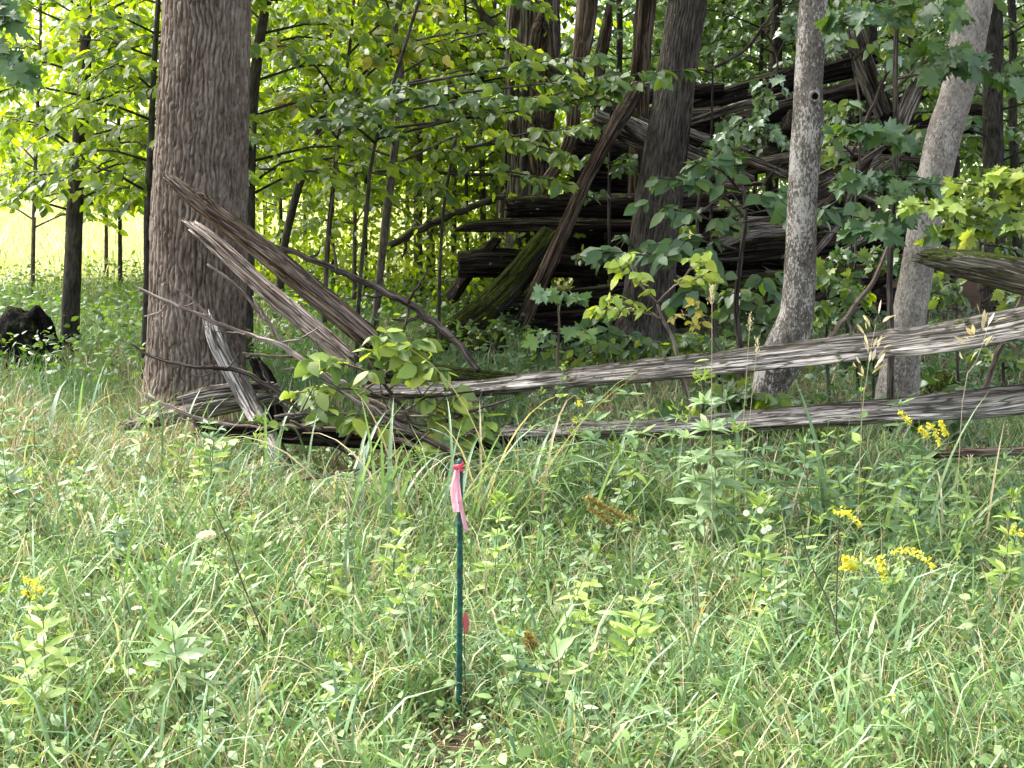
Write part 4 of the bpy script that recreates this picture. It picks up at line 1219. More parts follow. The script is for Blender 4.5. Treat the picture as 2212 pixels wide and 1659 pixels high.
WOODMARKS = [('the slim dark tree', 160, 14.0), ('the massive trunk', 425, 12.0), ('the slanting dark stem', 640, 16.0), ('the curving young stem', 835, 14.6), ('the pair of straight young stems', 915, 18.7), ('the hollow trunk', 1150, 17.5),
             ('the two dead trunks', 1330, 16.0), ('the furrowed trunk', 1440, 15.5), ('the middle of the timber pile', 1620, 18.5), ('the upright brown plank', 1890, 18.0), ('the stout dark trunk', 2150, 16.0), ('the pale leaning trunk', 2040, 14.0), ('the open field edge', 300, 22.0), ('the fallen level pole', 760, 18.0)]
def wood_near(u, d):
    x = (u - 1106) / FPX * d
    return min(WOODMARKS, key=lambda m: ((m[1] - 1106) / FPX * m[2] - x) ** 2 + 0.3 * (m[2] - d) ** 2)[0]
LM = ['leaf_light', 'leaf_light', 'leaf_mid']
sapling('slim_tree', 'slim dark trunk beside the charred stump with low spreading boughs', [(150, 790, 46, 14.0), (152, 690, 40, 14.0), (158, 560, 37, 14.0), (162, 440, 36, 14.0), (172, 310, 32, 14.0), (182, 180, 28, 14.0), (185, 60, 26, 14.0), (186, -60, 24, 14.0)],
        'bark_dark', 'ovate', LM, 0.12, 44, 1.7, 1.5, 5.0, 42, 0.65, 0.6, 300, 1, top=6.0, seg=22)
sapling('young_tree', 'thin wavy dark stem close beside the massive trunk', [(313, 770, 17, 12.4), (317, 600, 15, 12.4), (318, 450, 15, 12.4), (326, 300, 15, 12.4), (332, 160, 13, 12.4), (342, 0, 12, 12.4), (346, -50, 12, 12.4)],
        'bark_dark', 'ovate', LM, 0.11, 26, 1.2, 1.7, 4.4, 38, 0.5, 0.6, 300, 2, top=5.2)
sapling('young_tree', 'dark slender trunk half hidden by the far edge of the massive trunk', [(536, 700, 24, 13.0), (540, 520, 22, 13.0), (541, 380, 22, 13.0), (545, 250, 24, 13.0), (556, 120, 24, 13.0), (576, 0, 22, 13.0), (586, -60, 20, 13.0)],
        'bark_dark', 'ovate', LM, 0.12, 34, 1.6, 1.6, 4.8, 40, 0.6, 0.6, 300, 3, top=6.0)
sapling('young_tree', 'grey curving young stem with a fork high up, left of the stacked logs', [(806, 740, 18, 14.6), (818, 620, 17, 14.6), (833, 480, 18, 14.6), (850, 340, 18, 14.6), (860, 240, 17, 14.6), (863, 130, 18, 14.6), (852, 70, 16, 14.6), (868, -20, 15, 14.6), (874, -70, 14, 14.6)],
        'bark_twig', 'ovate', LM, 0.12, 34, 1.7, 1.9, 5.0, 40, 0.6, 0.6, 300, 4, top=6.0)
sapling('young_tree', 'straight grey young stem behind the fallen level pole', [(903, 560, 20, 18.5), (903, 440, 19, 18.5), (904, 320, 19, 18.5), (908, 180, 17, 18.5), (914, 0, 15, 18.5), (916, -60, 14, 18.5)],
        'bark_twig', 'ovate', LM, 0.125, 26, 1.9, 2.1, 5.4, 36, 0.65, 0.6, 300, 5, top=6.0)
sapling('young_tree', 'second straight young stem close beside the first behind the level pole', [(930, 560, 20, 19.0), (931, 430, 18, 19.0), (936, 300, 18, 19.0), (930, 140, 15, 19.0), (925, 0, 13, 19.0), (924, -60, 12, 19.0)],
        'bark_twig', 'ovate', LM, 0.125, 22, 1.8, 2.2, 5.4, 34, 0.65, 0.6, 240, 6, top=6.0)
sapling('young_tree', 'dark slanting stem leaning away from the massive trunk', [(610, 560, 18, 16.0), (640, 420, 18, 16.0), (668, 340, 17, 16.0), (692, 265, 15, 16.0), (705, 170, 13, 16.0), (712, 40, 12, 16.0), (716, -60, 10, 16.0)],
        'bark_dark', 'ovate', LM, 0.12, 28, 1.7, 2.0, 5.0, 38, 0.6, 0.6, 300, 7, top=5.6)
OTH = [(765, 17.5, 9), (790, 20, 8), (720, 21, 8), (980, 20, 12), (1010, 18, 8), (1045, 19, 14), (1070, 21, 20), (840, 22, 8), (610, 19, 8), (660, 23, 9), (505, 20, 10), (260, 20, 9), (70, 19, 9), (230, 23, 8), (575, 24, 9), (880, 24, 10)]
for k, (u, d, w) in enumerate(OTH):
    v0 = 829.5 + 0  # rows from the ground up
    g = P(u, 340 + 6300 / d, d)
    jit = random.uniform(-14, 14)
    sapling('young_tree', ('thin' if w < 12 else 'stouter') + ' young thicket stem standing beyond ' + wood_near(u, d), [(u, 340 + 6200 / d, w * 1.2, d), (u + jit * 0.4, 430, w, d), (u + jit, 260, w * 0.9, d), (u + jit * 1.3 + 4, 80, w * 0.8, d), (u + jit * 1.6, -60, w * 0.7, d)],
            'bark_dark' if k % 3 else 'bark_twig', 'ovate', LM, 0.125, 26, 1.4, (1.1, 1.8, 1.4)[k % 3], 4.7, 30, 0.65, 0.6, 130, 20 + k, 'thin stems of the thicket', top=5.6, seg=8)
OTR = [(1330, 20, 16), (1385, 22, 22), (1570, 22, 10), (1625, 21, 10), (1665, 20, 30), (1830, 22, 12), (1885, 19, 26), (1960, 20, 14), (2150, 16, 46), (2200, 20, 20), (2060, 22, 16), (1530, 24, 12), (1715, 24, 16), (2020, 24, 12)]
for k, (u, d, w) in enumerate(OTR):
    jit = random.uniform(-14, 14)
    lab = ('thin' if w < 15 else 'thicker') + ' dark stem in shade beyond ' + wood_near(u, d)
    if w == 46:
        lab = 'stout dark trunk in shade behind the pale leaning trunk'
    sapling('woodland_tree', lab, [(u, 340 + 6200 / d, w * 1.15, d), (u + jit * 0.4, 430, w, d), (u + jit, 260, w * 0.95, d), (u + jit * 1.3 + 4, 80, w * 0.9, d), (u + jit * 1.6, -60, w * 0.85, d)],
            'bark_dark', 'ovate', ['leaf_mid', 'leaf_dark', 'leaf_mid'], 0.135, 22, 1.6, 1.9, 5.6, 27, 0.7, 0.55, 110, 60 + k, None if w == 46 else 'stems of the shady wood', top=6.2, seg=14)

# ---- single leafy sprays reaching into the view, hung on their own stems
def spray_tree(name, label, stem, sprays, bark, kind, mats, leaf_len, density, spread, droop, cap, seed, cat='sapling', top=None, sub=6):
    random.seed(seed)
    path = to_ground(px_path(stem), 0.1, 1.15)
    if top:
        path = extend_up(path, top, 0, 0.5)
    root = thing(name, label, cat, (path[0][0], path[0][1], GZ(path[0][0], path[0][1])))
    c = catmull(path, 50)
    v, f, l = tube_arrays(c[:, :3] - base_of(root), c[:, 3], 10, None, bark_disp(seed, 0.001, 0.015, 4, 0.08), (0, 0), seed)
    link('stem', build_mesh('stem', v, f, bark, True, {'lc': l}), root)
    acc = []
    for k, sp in enumerate(sprays):
        branch_with_leaves(root, px_path(sp), bark, acc, leaf_len, density, spread, droop, seed * 17 + k, sub)
    finish_leaves(root, acc, kind, mats, cap)
    return root

spray_tree('maple_sapling', 'dark green maple sapling spreading between the two grey trunks',
    [(1925, 760, 16, 9.3), (1922, 600, 14, 9.3), (1930, 460, 14, 9.3), (1936, 320, 13, 9.3), (1934, 160, 12, 9.3), (1937, 0, 11, 9.3), (1938, -60, 11, 9.3)],
    [[(1932, 430, 8, 9.3), (1900, 400, 6, 9.2), (1850, 385, 4, 9.0)], [(1934, 340, 8, 9.3), (1900, 300, 6, 9.1), (1830, 270, 3, 8.9)],
     [(1932, 470, 8, 9.3), (1905, 480, 6, 9.0), (1870, 500, 3, 8.8)], [(1935, 190, 8, 9.3), (2020, 120, 6, 9.1), (2120, 120, 3, 8.9)],
     [(1935, 170, 8, 9.3), (2060, 150, 6, 9.0), (2212, 165, 3, 8.8)], [(1936, 60, 8, 9.3), (1990, 10, 6, 9.1), (2080, 30, 3, 8.9)], [(1936, 60, 8, 9.3), (1890, 30, 6, 9.1), (1820, 40, 3, 8.9)], [(1934, 380, 7, 9.3), (1960, 400, 5, 8.9), (1985, 430, 3, 8.8)]],
    'twig_dark', 'maple', ['leaf_dark', 'leaf_mid'], 0.155, 20, 0.30, 0.7, 300, 201, top=4.6)
spray_tree('maple_sapling', 'yellow-green maple leaves reaching over the mossy rail end',
    [(2330, 760, 16, 8.3), (2325, 600, 14, 8.3), (2320, 480, 13, 8.3), (2318, 300, 11, 8.3), (2316, 100, 9, 8.3)],
    [[(2320, 500, 9, 8.3), (2150, 450, 7, 8.2), (1960, 440, 3, 8.1)], [(2320, 460, 9, 8.3), (2200, 410, 7, 8.1), (2060, 395, 3, 8.0)], [(2320, 540, 9, 8.3), (2180, 490, 7, 8.1), (2020, 500, 3, 8.0)], [(2320, 420, 9, 8.3), (2240, 390, 7, 8.0), (2150, 370, 3, 7.9)]],
    'twig_dark', 'maple', ['leaf_painted_glow', 'leaf_weed_lime', 'leaf_lime', 'leaf_mid'], 0.13, 32, 0.30, 0.55, 300, 202)
spray_tree('leafy_shrub', 'dark green broad-leaved shrub before the furrowed trunk and the pile',
    [(1600, 770, 14, 10.9), (1590, 660, 12, 10.9), (1600, 560, 11, 10.9), (1610, 460, 9, 10.9), (1600, 370, 6, 10.9)],
    [[(1595, 500, 7, 10.9), (1520, 470, 5, 10.8), (1400, 440, 3, 10.7)], [(1600, 460, 7, 10.9), (1530, 400, 5, 10.8), (1420, 385, 3, 10.7)], [(1605, 450, 7, 10.9), (1650, 430, 5, 10.8), (1700, 440, 3, 10.7)], [(1595, 540, 7, 10.9), (1500, 520, 5, 10.8), (1400, 530, 3, 10.7)],
     [(1597, 560, 7, 10.9), (1480, 560, 5, 10.7), (1290, 540, 3, 10.6)], [(1602, 420, 7, 10.9), (1560, 370, 5, 10.8), (1500, 350, 3, 10.7)], [(1605, 480, 7, 10.9), (1720, 460, 5, 10.7), (1850, 450, 3, 10.5)], [(1598, 600, 6, 10.9), (1540, 600, 5, 10.8), (1480, 640, 3, 10.7)], [(1598, 600, 6, 10.9), (1640, 600, 5, 10.8), (1690, 640, 3, 10.7)]],
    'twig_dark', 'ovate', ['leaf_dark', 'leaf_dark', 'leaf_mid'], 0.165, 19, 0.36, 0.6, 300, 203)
spray_tree('overhanging_sapling', 'shaded layered leaf sprays hanging in front of the hollow trunk',
    [(770, 800, 10, 11.9), (776, 640, 9, 11.9), (790, 480, 9, 11.9), (806, 330, 8, 11.8), (850, 180, 8, 11.7), (905, 0, 7, 11.6)],
    [[(815, 300, 7, 11.8), (1080, 235, 5, 11.3), (1300, 180, 3, 11.0)], [(820, 280, 7, 11.8), (1150, 235, 5, 11.2), (1420, 170, 3, 10.8)], [(820, 270, 7, 11.8), (800, 240, 5, 11.4), (780, 220, 3, 11.2)], [(812, 310, 7, 11.8), (760, 270, 5, 11.3), (690, 260, 3, 11.0)],
     [(830, 250, 7, 11.8), (980, 220, 5, 11.1), (1160, 210, 3, 10.6)], [(835, 230, 7, 11.8), (900, 205, 5, 11.1), (880, 190, 3, 10.6)], [(840, 220, 7, 11.8), (1180, 180, 5, 11.1), (1500, 150, 3, 10.8)], [(850, 190, 7, 11.8), (1130, 140, 5, 11.3), (1330, 120, 3, 11.1)]],
    'bark_dark', 'ovate', ['leaf_mid', 'leaf_light', 'leaf_mid'], 0.115, 40, 0.42, 0.45, 300, 204)
spray_tree('overhanging_sapling', 'bright green leafy sprays dangling before the rotten heartwood',
    [(948, 780, 8, 13.2), (950, 600, 7, 13.2), (960, 440, 7, 13.2), (985, 300, 6, 13.2), (1010, 160, 5, 13.2)],
    [[(980, 330, 6, 13.2), (1130, 290, 5, 13.0), (1290, 275, 3, 12.8)], [(982, 320, 6, 13.2), (1130, 310, 5, 13.0), (1240, 340, 3, 12.8)], [(972, 370, 6, 13.2), (1090, 370, 5, 13.0), (1240, 400, 3, 12.8)], [(985, 300, 6, 13.2), (970, 330, 5, 13.0), (960, 330, 3, 12.8)], [(965, 410, 6, 13.2), (930, 400, 5, 13.0), (940, 420, 3, 12.8)]],
    'bark_dark', 'ovate', ['leaf_light', 'leaf_lime', 'leaf_mid'], 0.13, 40, 0.3, 0.7, 300, 205)
spray_tree('overhanging_sapling', 'yellowing beech-like sprays above the curving young stem',
    [(700, 740, 12, 13.6), (706, 560, 11, 13.6), (722, 380, 10, 13.6), (740, 220, 8, 13.6), (760, 60, 7, 13.6), (766, -50, 6, 13.6)],
    [[(735, 240, 6, 13.6), (830, 130, 5, 13.3), (980, 80, 3, 13.0)], [(740, 220, 6, 13.6), (850, 90, 5, 13.2), (960, 120, 3, 12.9)], [(738, 230, 6, 13.6), (680, 140, 5, 13.3), (600, 90, 3, 13.0)], [(750, 120, 6, 13.6), (840, 40, 5, 13.4), (960, 20, 3, 13.1)], [(730, 300, 6, 13.6), (660, 220, 5, 13.3), (600, 230, 3, 13.0)]],
    'twig_dark', 'ovate', ['leaf_lime', 'leaf_light', 'leaf_yellow', 'leaf_light'], 0.14, 30, 0.36, 0.6, 300, 206)
spray_tree('vine_tangle', 'pale glossy vine leaves trailing over the timber pile', 
    [(1500, 700, 8, 14.2), (1505, 560, 7, 14.2), (1512, 420, 7, 14.2), (1560, 320, 6, 14.2), (1640, 250, 6, 14.2), (1680, 140, 5, 14.2), (1650, 60, 4, 14.2)],
    [[(1660, 220, 5, 14.2), (1620, 250, 4, 14.1), (1540, 310, 3, 14.0)], [(1640, 250, 5, 14.2), (1590, 290, 4, 14.0), (1515, 370, 3, 13.9)], [(1680, 140, 5, 14.2), (1660, 180, 4, 14.1), (1640, 240, 3, 14.0)], [(1680, 120, 5, 14.2), (1700, 80, 4, 14.1), (1720, 40, 3, 14.0)], [(1600, 290, 5, 14.2), (1640, 270, 4, 14.0), (1690, 300, 3, 13.9)],
     [(1650, 60, 4, 14.2), (1700, 40, 4, 14.1), (1760, 60, 3, 14.0)]],
    'twig_dark', 'maple', ['leaf_pale', 'leaf_pale', 'leaf_mid'], 0.13, 30, 0.24, 0.9, 220, 207, 'vine', sub=5)
spray_tree('leafy_shrub', 'mixed green vine leaves spilling over the boards right of the speckled trunk',
    [(1830, 700, 9, 13.0), (1835, 560, 8, 13.0), (1850, 420, 7, 13.0), (1860, 260, 6, 13.0), (1840, 120, 5, 13.0), (1830, 20, 4, 13.0)],
    [[(1858, 280, 5, 13.0), (1820, 230, 4, 12.9), (1790, 260, 3, 12.8)], [(1850, 340, 5, 13.0), (1800, 300, 4, 12.9), (1775, 320, 3, 12.8)], [(1845, 120, 5, 13.0), (1800, 80, 4, 12.9), (1780, 110, 3, 12.8)], [(1835, 60, 5, 13.0), (1880, 30, 4, 12.9), (1960, 60, 3, 12.8)], [(1845, 130, 5, 13.0), (1880, 100, 4, 12.9), (1930, 120, 3, 12.8)], [(1850, 400, 5, 13.0), (1800, 340, 4, 12.9), (1780, 345, 3, 12.8)]],
    'twig_dark', 'ovate', ['leaf_mid', 'leaf_lime', 'leaf_pale'], 0.13, 26, 0.3, 0.7, 220, 208)
spray_tree('overhanging_sapling', 'dark jagged leaves hanging in beside the slim dark tree',
    [(-120, 850, 16, 9.5), (-110, 500, 14, 9.5), (-100, 250, 12, 9.5), (-90, 0, 10, 9.5)],
    [[(-100, 160, 9, 9.5), (-30, 100, 6, 9.2), (60, 160, 3, 9.0)], [(-98, 90, 9, 9.5), (-40, 30, 6, 9.2), (50, 50, 3, 9.0)], [(-95, 50, 9, 9.5), (-60, 0, 6, 9.2), (20, 10, 3, 9.0)]],
    'twig_dark', 'maple', ['leaf_dark'], 0.17, 16, 0.25, 0.9, 200, 209)
# the slender sapling in front of the stack, backlight put into its leaf colour
spray_tree('slender_sapling', 'slender sapling with glowing yellow-green leaves before the stacked logs',
    [(1490, 880, 8, 8.9), (1470, 800, 8, 8.9), (1455, 735, 8, 8.9), (1432, 690, 7, 8.9), (1420, 655, 6, 8.9)],
    [[(1430, 690, 6, 8.9), (1380, 672, 5, 8.85), (1270, 668, 3, 8.8)], [(1420, 655, 6, 8.9), (1380, 610, 4, 8.8), (1350, 545, 3, 8.75)], [(1420, 655, 6, 8.9), (1470, 610, 4, 8.85), (1560, 600, 3, 8.8)], [(1400, 630, 5, 8.9), (1350, 590, 4, 8.8), (1330, 560, 3, 8.7)], [(1470, 610, 5, 8.9), (1500, 570, 4, 8.8), (1530, 545, 3, 8.75)], [(1390, 672, 5, 8.9), (1340, 650, 4, 8.8), (1310, 640, 3, 8.7)]],
    'twig_grey', 'ovate', ['leaf_painted_glow', 'leaf_painted_glow', 'leaf_weed_lime'], 0.095, 34, 0.14, 0.5, 200, 210, sub=5)
spray_tree('autumn_sprig', 'small sprig of yellow and orange leaves beside the slender sapling',
    [(1560, 800, 5, 8.8), (1545, 740, 5, 8.8), (1520, 690, 4, 8.8)],
    [[(1530, 710, 4, 8.8), (1480, 680, 3, 8.75), (1445, 690, 2, 8.7)], [(1522, 695, 4, 8.8), (1505, 670, 3, 8.75), (1500, 650, 2, 8.7)], [(1525, 700, 4, 8.8), (1500, 700, 3, 8.75), (1490, 705, 2, 8.7)]],
    'twig_grey', 'ovate', ['leaf_yellow'], 0.07, 30, 0.08, 0.5, 60, 211, sub=3)
spray_tree('maple_seedling', 'low maple seedling with pale leaves under the stacked logs',
    [(1200, 830, 6, 10.2), (1205, 760, 6, 10.2), (1208, 700, 5, 10.2), (1205, 650, 4, 10.2)],
    [[(1205, 660, 4, 10.2), (1220, 640, 3, 10.1), (1245, 640, 2, 10.0)], [(1205, 660, 4, 10.2), (1185, 640, 3, 10.1), (1165, 630, 2, 10.0)], [(1208, 720, 4, 10.2), (1235, 715, 3, 10.1), (1270, 720, 2, 10.0)], [(1208, 720, 4, 10.2), (1180, 720, 3, 10.1), (1160, 735, 2, 10.0)]],
    'twig_grey', 'maple', ['leaf_weed_blue', 'leaf_weed'], 0.13, 20, 0.12, 0.5, 60, 212, sub=3)
# broad-leaved bush between the broken rails and the stake
spray_tree('dogwood_bush', 'bushy light green round-leaved shrub growing through the fallen branches',
    [(900, 1000, 10, 9.0), (880, 900, 9, 9.0), (830, 830, 8, 9.0), (790, 770, 6, 9.0)],
    [[(830, 830, 6, 9.0), (820, 770, 5, 8.9), (835, 715, 3, 8.85)], [(830, 830, 6, 9.0), (760, 790, 5, 8.9), (650, 780, 3, 8.8)], [(860, 870, 6, 9.0), (760, 840, 5, 8.9), (620, 850, 3, 8.8)], [(870, 890, 6, 9.0), (950, 850, 5, 8.9), (1030, 880, 3, 8.85)], [(880, 900, 6, 9.0), (960, 900, 5, 8.9), (1060, 910, 3, 8.8)],
     [(820, 820, 6, 9.0), (860, 780, 5, 8.9), (890, 740, 3, 8.8)], [(880, 910, 6, 9.0), (780, 900, 5, 8.8), (680, 880, 3, 8.7)], [(885, 930, 6, 9.0), (980, 950, 5, 8.8), (1040, 930, 3, 8.7)], [(840, 840, 6, 9.0), (900, 800, 5, 8.9), (930, 800, 3, 8.8)]],
    'twig_grey', 'ovate', ['leaf_bush', 'leaf_lime', 'leaf_weed_lime', 'leaf_bush', 'leaf_painted_glow'], 0.15, 36, 0.24, 0.55, 300, 213, 'shrub', sub=5)
spray_tree('trailing_vine', 'small round leaves trailing down over the grass below the grey post',
    [(640, 930, 5, 8.9), (580, 935, 5, 8.9), (520, 955, 4, 8.9), (470, 985, 3, 8.9)],
    [[(560, 938, 4, 8.9), (520, 950, 3, 8.85), (475, 960, 2, 8.8)], [(520, 955, 4, 8.9), (490, 970, 3, 8.85), (470, 1000, 2, 8.8)], [(620, 930, 4, 8.9), (580, 915, 3, 8.85), (550, 900, 2, 8.8)]],
    'stem_green', 'round', ['leaf_weed_lime', 'leaf_bush'], 0.085, 18, 0.06, 0.4, 60, 214, 'vine', sub=3)

SHRUBS = [(1330, 13.4, 0.45, 'before the black timber ends'), (1450, 12.6, 0.42, 'at the foot of the furrowed trunk'), (1555, 12.2, 0.5, 'before the thick dark log of the pile'), (1650, 11.6, 0.9, 'close behind the speckled trunk'), (1790, 11.4, 1.1, 'between the two grey trunks'),
          (1850, 12.4, 1.5, 'before the frayed boards'), (1890, 10.8, 0.7, 'beside the lichen-covered stick'), (2070, 11.6, 1.3, 'behind the pale leaning trunk'), (2170, 11.0, 1.0, 'behind the mossy rail end'), (2120, 12.8, 2.0, 'before the stout dark trunk'),
          (1250, 12.6, 0.35, 'under the stacked logs'), (1540, 15.0, 3.2, 'above the mossy sloping plank'), (1320, 15.0, 2.9, 'over the black timber end'),
          (1700, 9.4, 0.5, 'at the root of the speckled trunk'), (1520, 9.6, 0.45, 'just behind the rising rail'), (2060, 9.2, 0.5, 'between the two long rails')]
for k, (u, d, h, where) in enumerate(SHRUBS):
    random.seed(900 + k)
    vt = 340 + (CAM_H - h) * FPX / d
    vg = 340 + CAM_H * FPX / d
    vm = (vt + vg) / 2
    sp = []
    for j in range(9 if h > 1.2 else 7):
        f = random.uniform(0.35, 1.0)
        vb = vg + (vt - vg) * f
        du = random.choice((-1, 1)) * random.uniform(30, 95) * 11 / d
        dv = random.uniform(-30, 20)
        sp.append([(u, vb, 5, d), (u + du * 0.5, vb + dv * 0.7 - 8, 4, d - 0.1), (u + du, vb + dv, 2, d - random.uniform(-0.1, 0.35))])
    spray_tree('understory_shrub', ('low' if h < 0.75 else 'knee-high' if h < 1.2 else 'tall thin') + ' broad-leaved green shrub ' + where, [(u + 3, vg - 5, 8, d), (u - 4, vm, 7, d), (u, vt, 4, d)], sp, 'twig_dark', ('ovate', 'ovate', 'maple')[k % 3],
               [['leaf_mid', 'leaf_dark'], ['leaf_mid', 'leaf_mid', 'leaf_light'], ['leaf_mid', 'leaf_dark', 'leaf_lime']][k % 3], random.uniform(0.10, 0.145), 26, 0.24, 0.6, 160, 900 + k, 'shrub', sub=4)

# ------------------------------------------------------------------ masses nobody could count
def scatter(n, d0, d1, u0, u1, bias=1.0):
    """ground points inside the view wedge"""
    d = np.sqrt(RNG.uniform(d0 ** 2, d1 ** 2, n)) if bias == 1.0 else d0 + (d1 - d0) * RNG.random(n) ** bias
    u = RNG.uniform(u0, u1, n)
    x = (u - 1106) / FPX * d * 1.03
    return x, d

def blades(name, x, y, h, w, bend, mat, tint, label, cat, az=None, lean=None, zoff=0.0, joints=3):
    """grass blades: three joints each, five triangles"""
    n = len(x)
    az = RNG.uniform(0, 2 * math.pi, n) if az is None else az
    z = ground_z(x, y) * np.clip((70 - y) / 30, 0, 1) - 0.02 + zoff
    lean = np.abs(RNG.normal(0, 0.35, n)) if lean is None else lean
    dirh = np.stack([np.cos(az), np.sin(az), np.zeros(n)], -1)
    p = np.stack([x, y, z], -1)
    up = np.array((0, 0, 1.0))
    pts = [p]
    ang = lean
    cur = p
    for k in range(3):
        d = dirh * np.sin(ang)[:, None] + up * np.cos(ang)[:, None]
        cur = cur + d * (h / 3)[:, None]
        pts.append(cur)
        ang = ang + bend * (0.5 + 0.5 * k)
    fa = RNG.uniform(0, 2 * math.pi, n)
    wv = np.stack([np.cos(fa), np.sin(fa), np.zeros(n)], -1)
    wv = norm(wv + 0.7 * np.cross(dirh, up)) * (w / 2)[:, None]
    if joints == 2:
        V = np.stack([pts[0] - wv, pts[0] + wv, pts[2] - wv * 0.8, pts[2] + wv * 0.8, pts[3]], 1)
        F = np.array([(0, 1, 3), (0, 3, 2), (2, 3, 4)])
    else:
        V = np.stack([pts[0] - wv * 0.8, pts[0] + wv * 0.8, pts[1] - wv, pts[1] + wv, pts[2] - wv * 0.8, pts[2] + wv * 0.8, pts[3]], 1)
        F = np.array([(0, 1, 3), (0, 3, 2), (2, 3, 5), (2, 5, 4), (4, 5, 6)])
    nv = V.shape[1]
    faces = (F[None] + (np.arange(n) * nv)[:, None, None]).reshape(-1, 3)
    o = link(name, build_mesh(name, V.reshape(-1, 3), faces, mat, True, {'tint': np.repeat(tint, nv)}))
    tag(o, label, cat, kind='stuff')
    return o

def grass_tints(x, y, dead, spread=0.9):
    """patchy mix of green and dry blades, with tree shade painted in towards the fence"""
    n = len(x)
    patch = fbm(x * 1.3, y * 1.3, 0.5, 5, 3)
    patch2 = fbm(x * 0.7 + 9, y * 0.7, 2.5, 9, 2)
    uu = 1106 + x / np.maximum(y, 1) * FPX
    dead = dead + 0.32 * np.clip((1000 - uu) / 500, 0, 1) * np.clip((y - 6.3) / 0.8, 0, 1) * np.clip((10.2 - y) / 1.0, 0, 1)
    is_dead = RNG.random(n) < np.clip(dead + (patch - 0.5) * 1.5, 0.03, 0.92)
    g = np.clip(RNG.normal(0.36, 0.15, n) + (patch2 - 0.5) * 0.5, 0.0, 0.62)
    back = np.clip((y - 6.3) / 2.2, 0, 1)  # blades go darker towards the fence: tree shade put into the tint
    t = np.where(is_dead, np.clip(RNG.normal(0.80 + 0.15 * back, 0.09, n), 0.68, 1.0), g * (1 - 0.6 * back))
    return t

def stake_low(x, y):
    """grass is trodden down where the stake was driven in"""
    r2 = ((x + 0.19) / 0.26) ** 2 + ((y - 4.6) / 0.5) ** 2
    low = 1 - 0.84 * np.exp(-r2)
    u = 1106 + x / np.maximum(y, 1) * FPX
    # little grows among the fallen rails and brushwood
    return low * (1 - 0.62 * np.clip((u - 380) / 90, 0, 1) * np.clip((1120 - u) / 90, 0, 1) * np.clip((y - 7.9) / 0.5, 0, 1))

def patchy(x, y):
    """grass stands tall in some patches and lies flat in others"""
    return 0.35 + 1.35 * np.clip((fbm(x * 2.1 + 3, y * 2.1, 1.5, 71, 3) - 0.28) / 0.44, 0, 1)

# matted short grass
x, y = scatter(106000, 4.0, 10.8, -260, 2470)
dead = 0.37 + 0.22 * np.clip((y - 6.2) / 2.0, 0, 1)
tall = 1.0 + 0.75 * np.clip((y - 6.6) / 2.0, 0, 1) * np.clip((1500 - (1106 + x / y * FPX)) / 500, 0.25, 1)
blades('meadow_grass', x, y, tall * patchy(x, y) * stake_low(x, y) * RNG.uniform(0.08, 0.27, len(x)), RNG.uniform(0.004, 0.010, len(x)), RNG.uniform(0.1, 1.2, len(x)), 'grass', grass_tints(x, y, dead),
       'matted green and straw-coloured meadow grass around the stake', 'grass', lean=np.abs(RNG.normal(0.35, 0.55, len(x))))
# longer, greener arching blades in tufts
cx, cy = scatter(1100, 4.2, 10.2, -260, 2470)
k = RNG.integers(0, len(cx), 26000)
x = cx[k] + RNG.normal(0, 0.05, len(k)); y = cy[k] + RNG.normal(0, 0.05, len(k))
tt = np.clip(RNG.normal(0.2, 0.15, len(cx))[k] + RNG.normal(0, 0.06, len(k)), 0, 0.62)
dd = RNG.random(len(k)) < 0.16
tt = np.where(dd, RNG.uniform(0.7, 0.95, len(k)), tt)
blades('tufted_grass', x, y, stake_low(x, y) * RNG.uniform(0.18, 0.42, len(k)) * (0.7 + 0.6 * RNG.random(len(cx))[k]), RNG.uniform(0.005, 0.013, len(k)), RNG.uniform(0.2, 1.1, len(k)), 'grass', tt,
       'tufts of longer arching green blades in the meadow', 'grass', lean=np.abs(RNG.normal(0.2, 0.25, len(k))))
x, y = scatter(15000, 4.1, 9.8, -260, 2470)
blades('coarse_grass', x, y, patchy(x, y) * stake_low(x, y) * RNG.uniform(0.22, 0.52, len(x)), RNG.uniform(0.008, 0.016, len(x)), RNG.uniform(0.35, 1.6, len(x)), 'grass', np.clip(RNG.normal(0.22, 0.17, len(x)), 0, 0.62),
       'broad tangled green blades through the meadow', 'grass', lean=np.abs(RNG.normal(0.3, 0.35, len(x))))
# long straw-coloured dead blades, bent over
x, y = scatter(5500, 4.1, 9.6, -260, 2470)
blades('straw_blades', x, y, stake_low(x, y) * RNG.uniform(0.25, 0.6, len(x)), RNG.uniform(0.003, 0.0065, len(x)), RNG.uniform(0.3, 1.5, len(x)), 'grass', np.clip(RNG.normal(0.78, 0.06, len(x)), 0.66, 0.95),
       'long bent straw-coloured dead blades through the meadow', 'grass', lean=np.abs(RNG.normal(0.25, 0.3, len(x))))
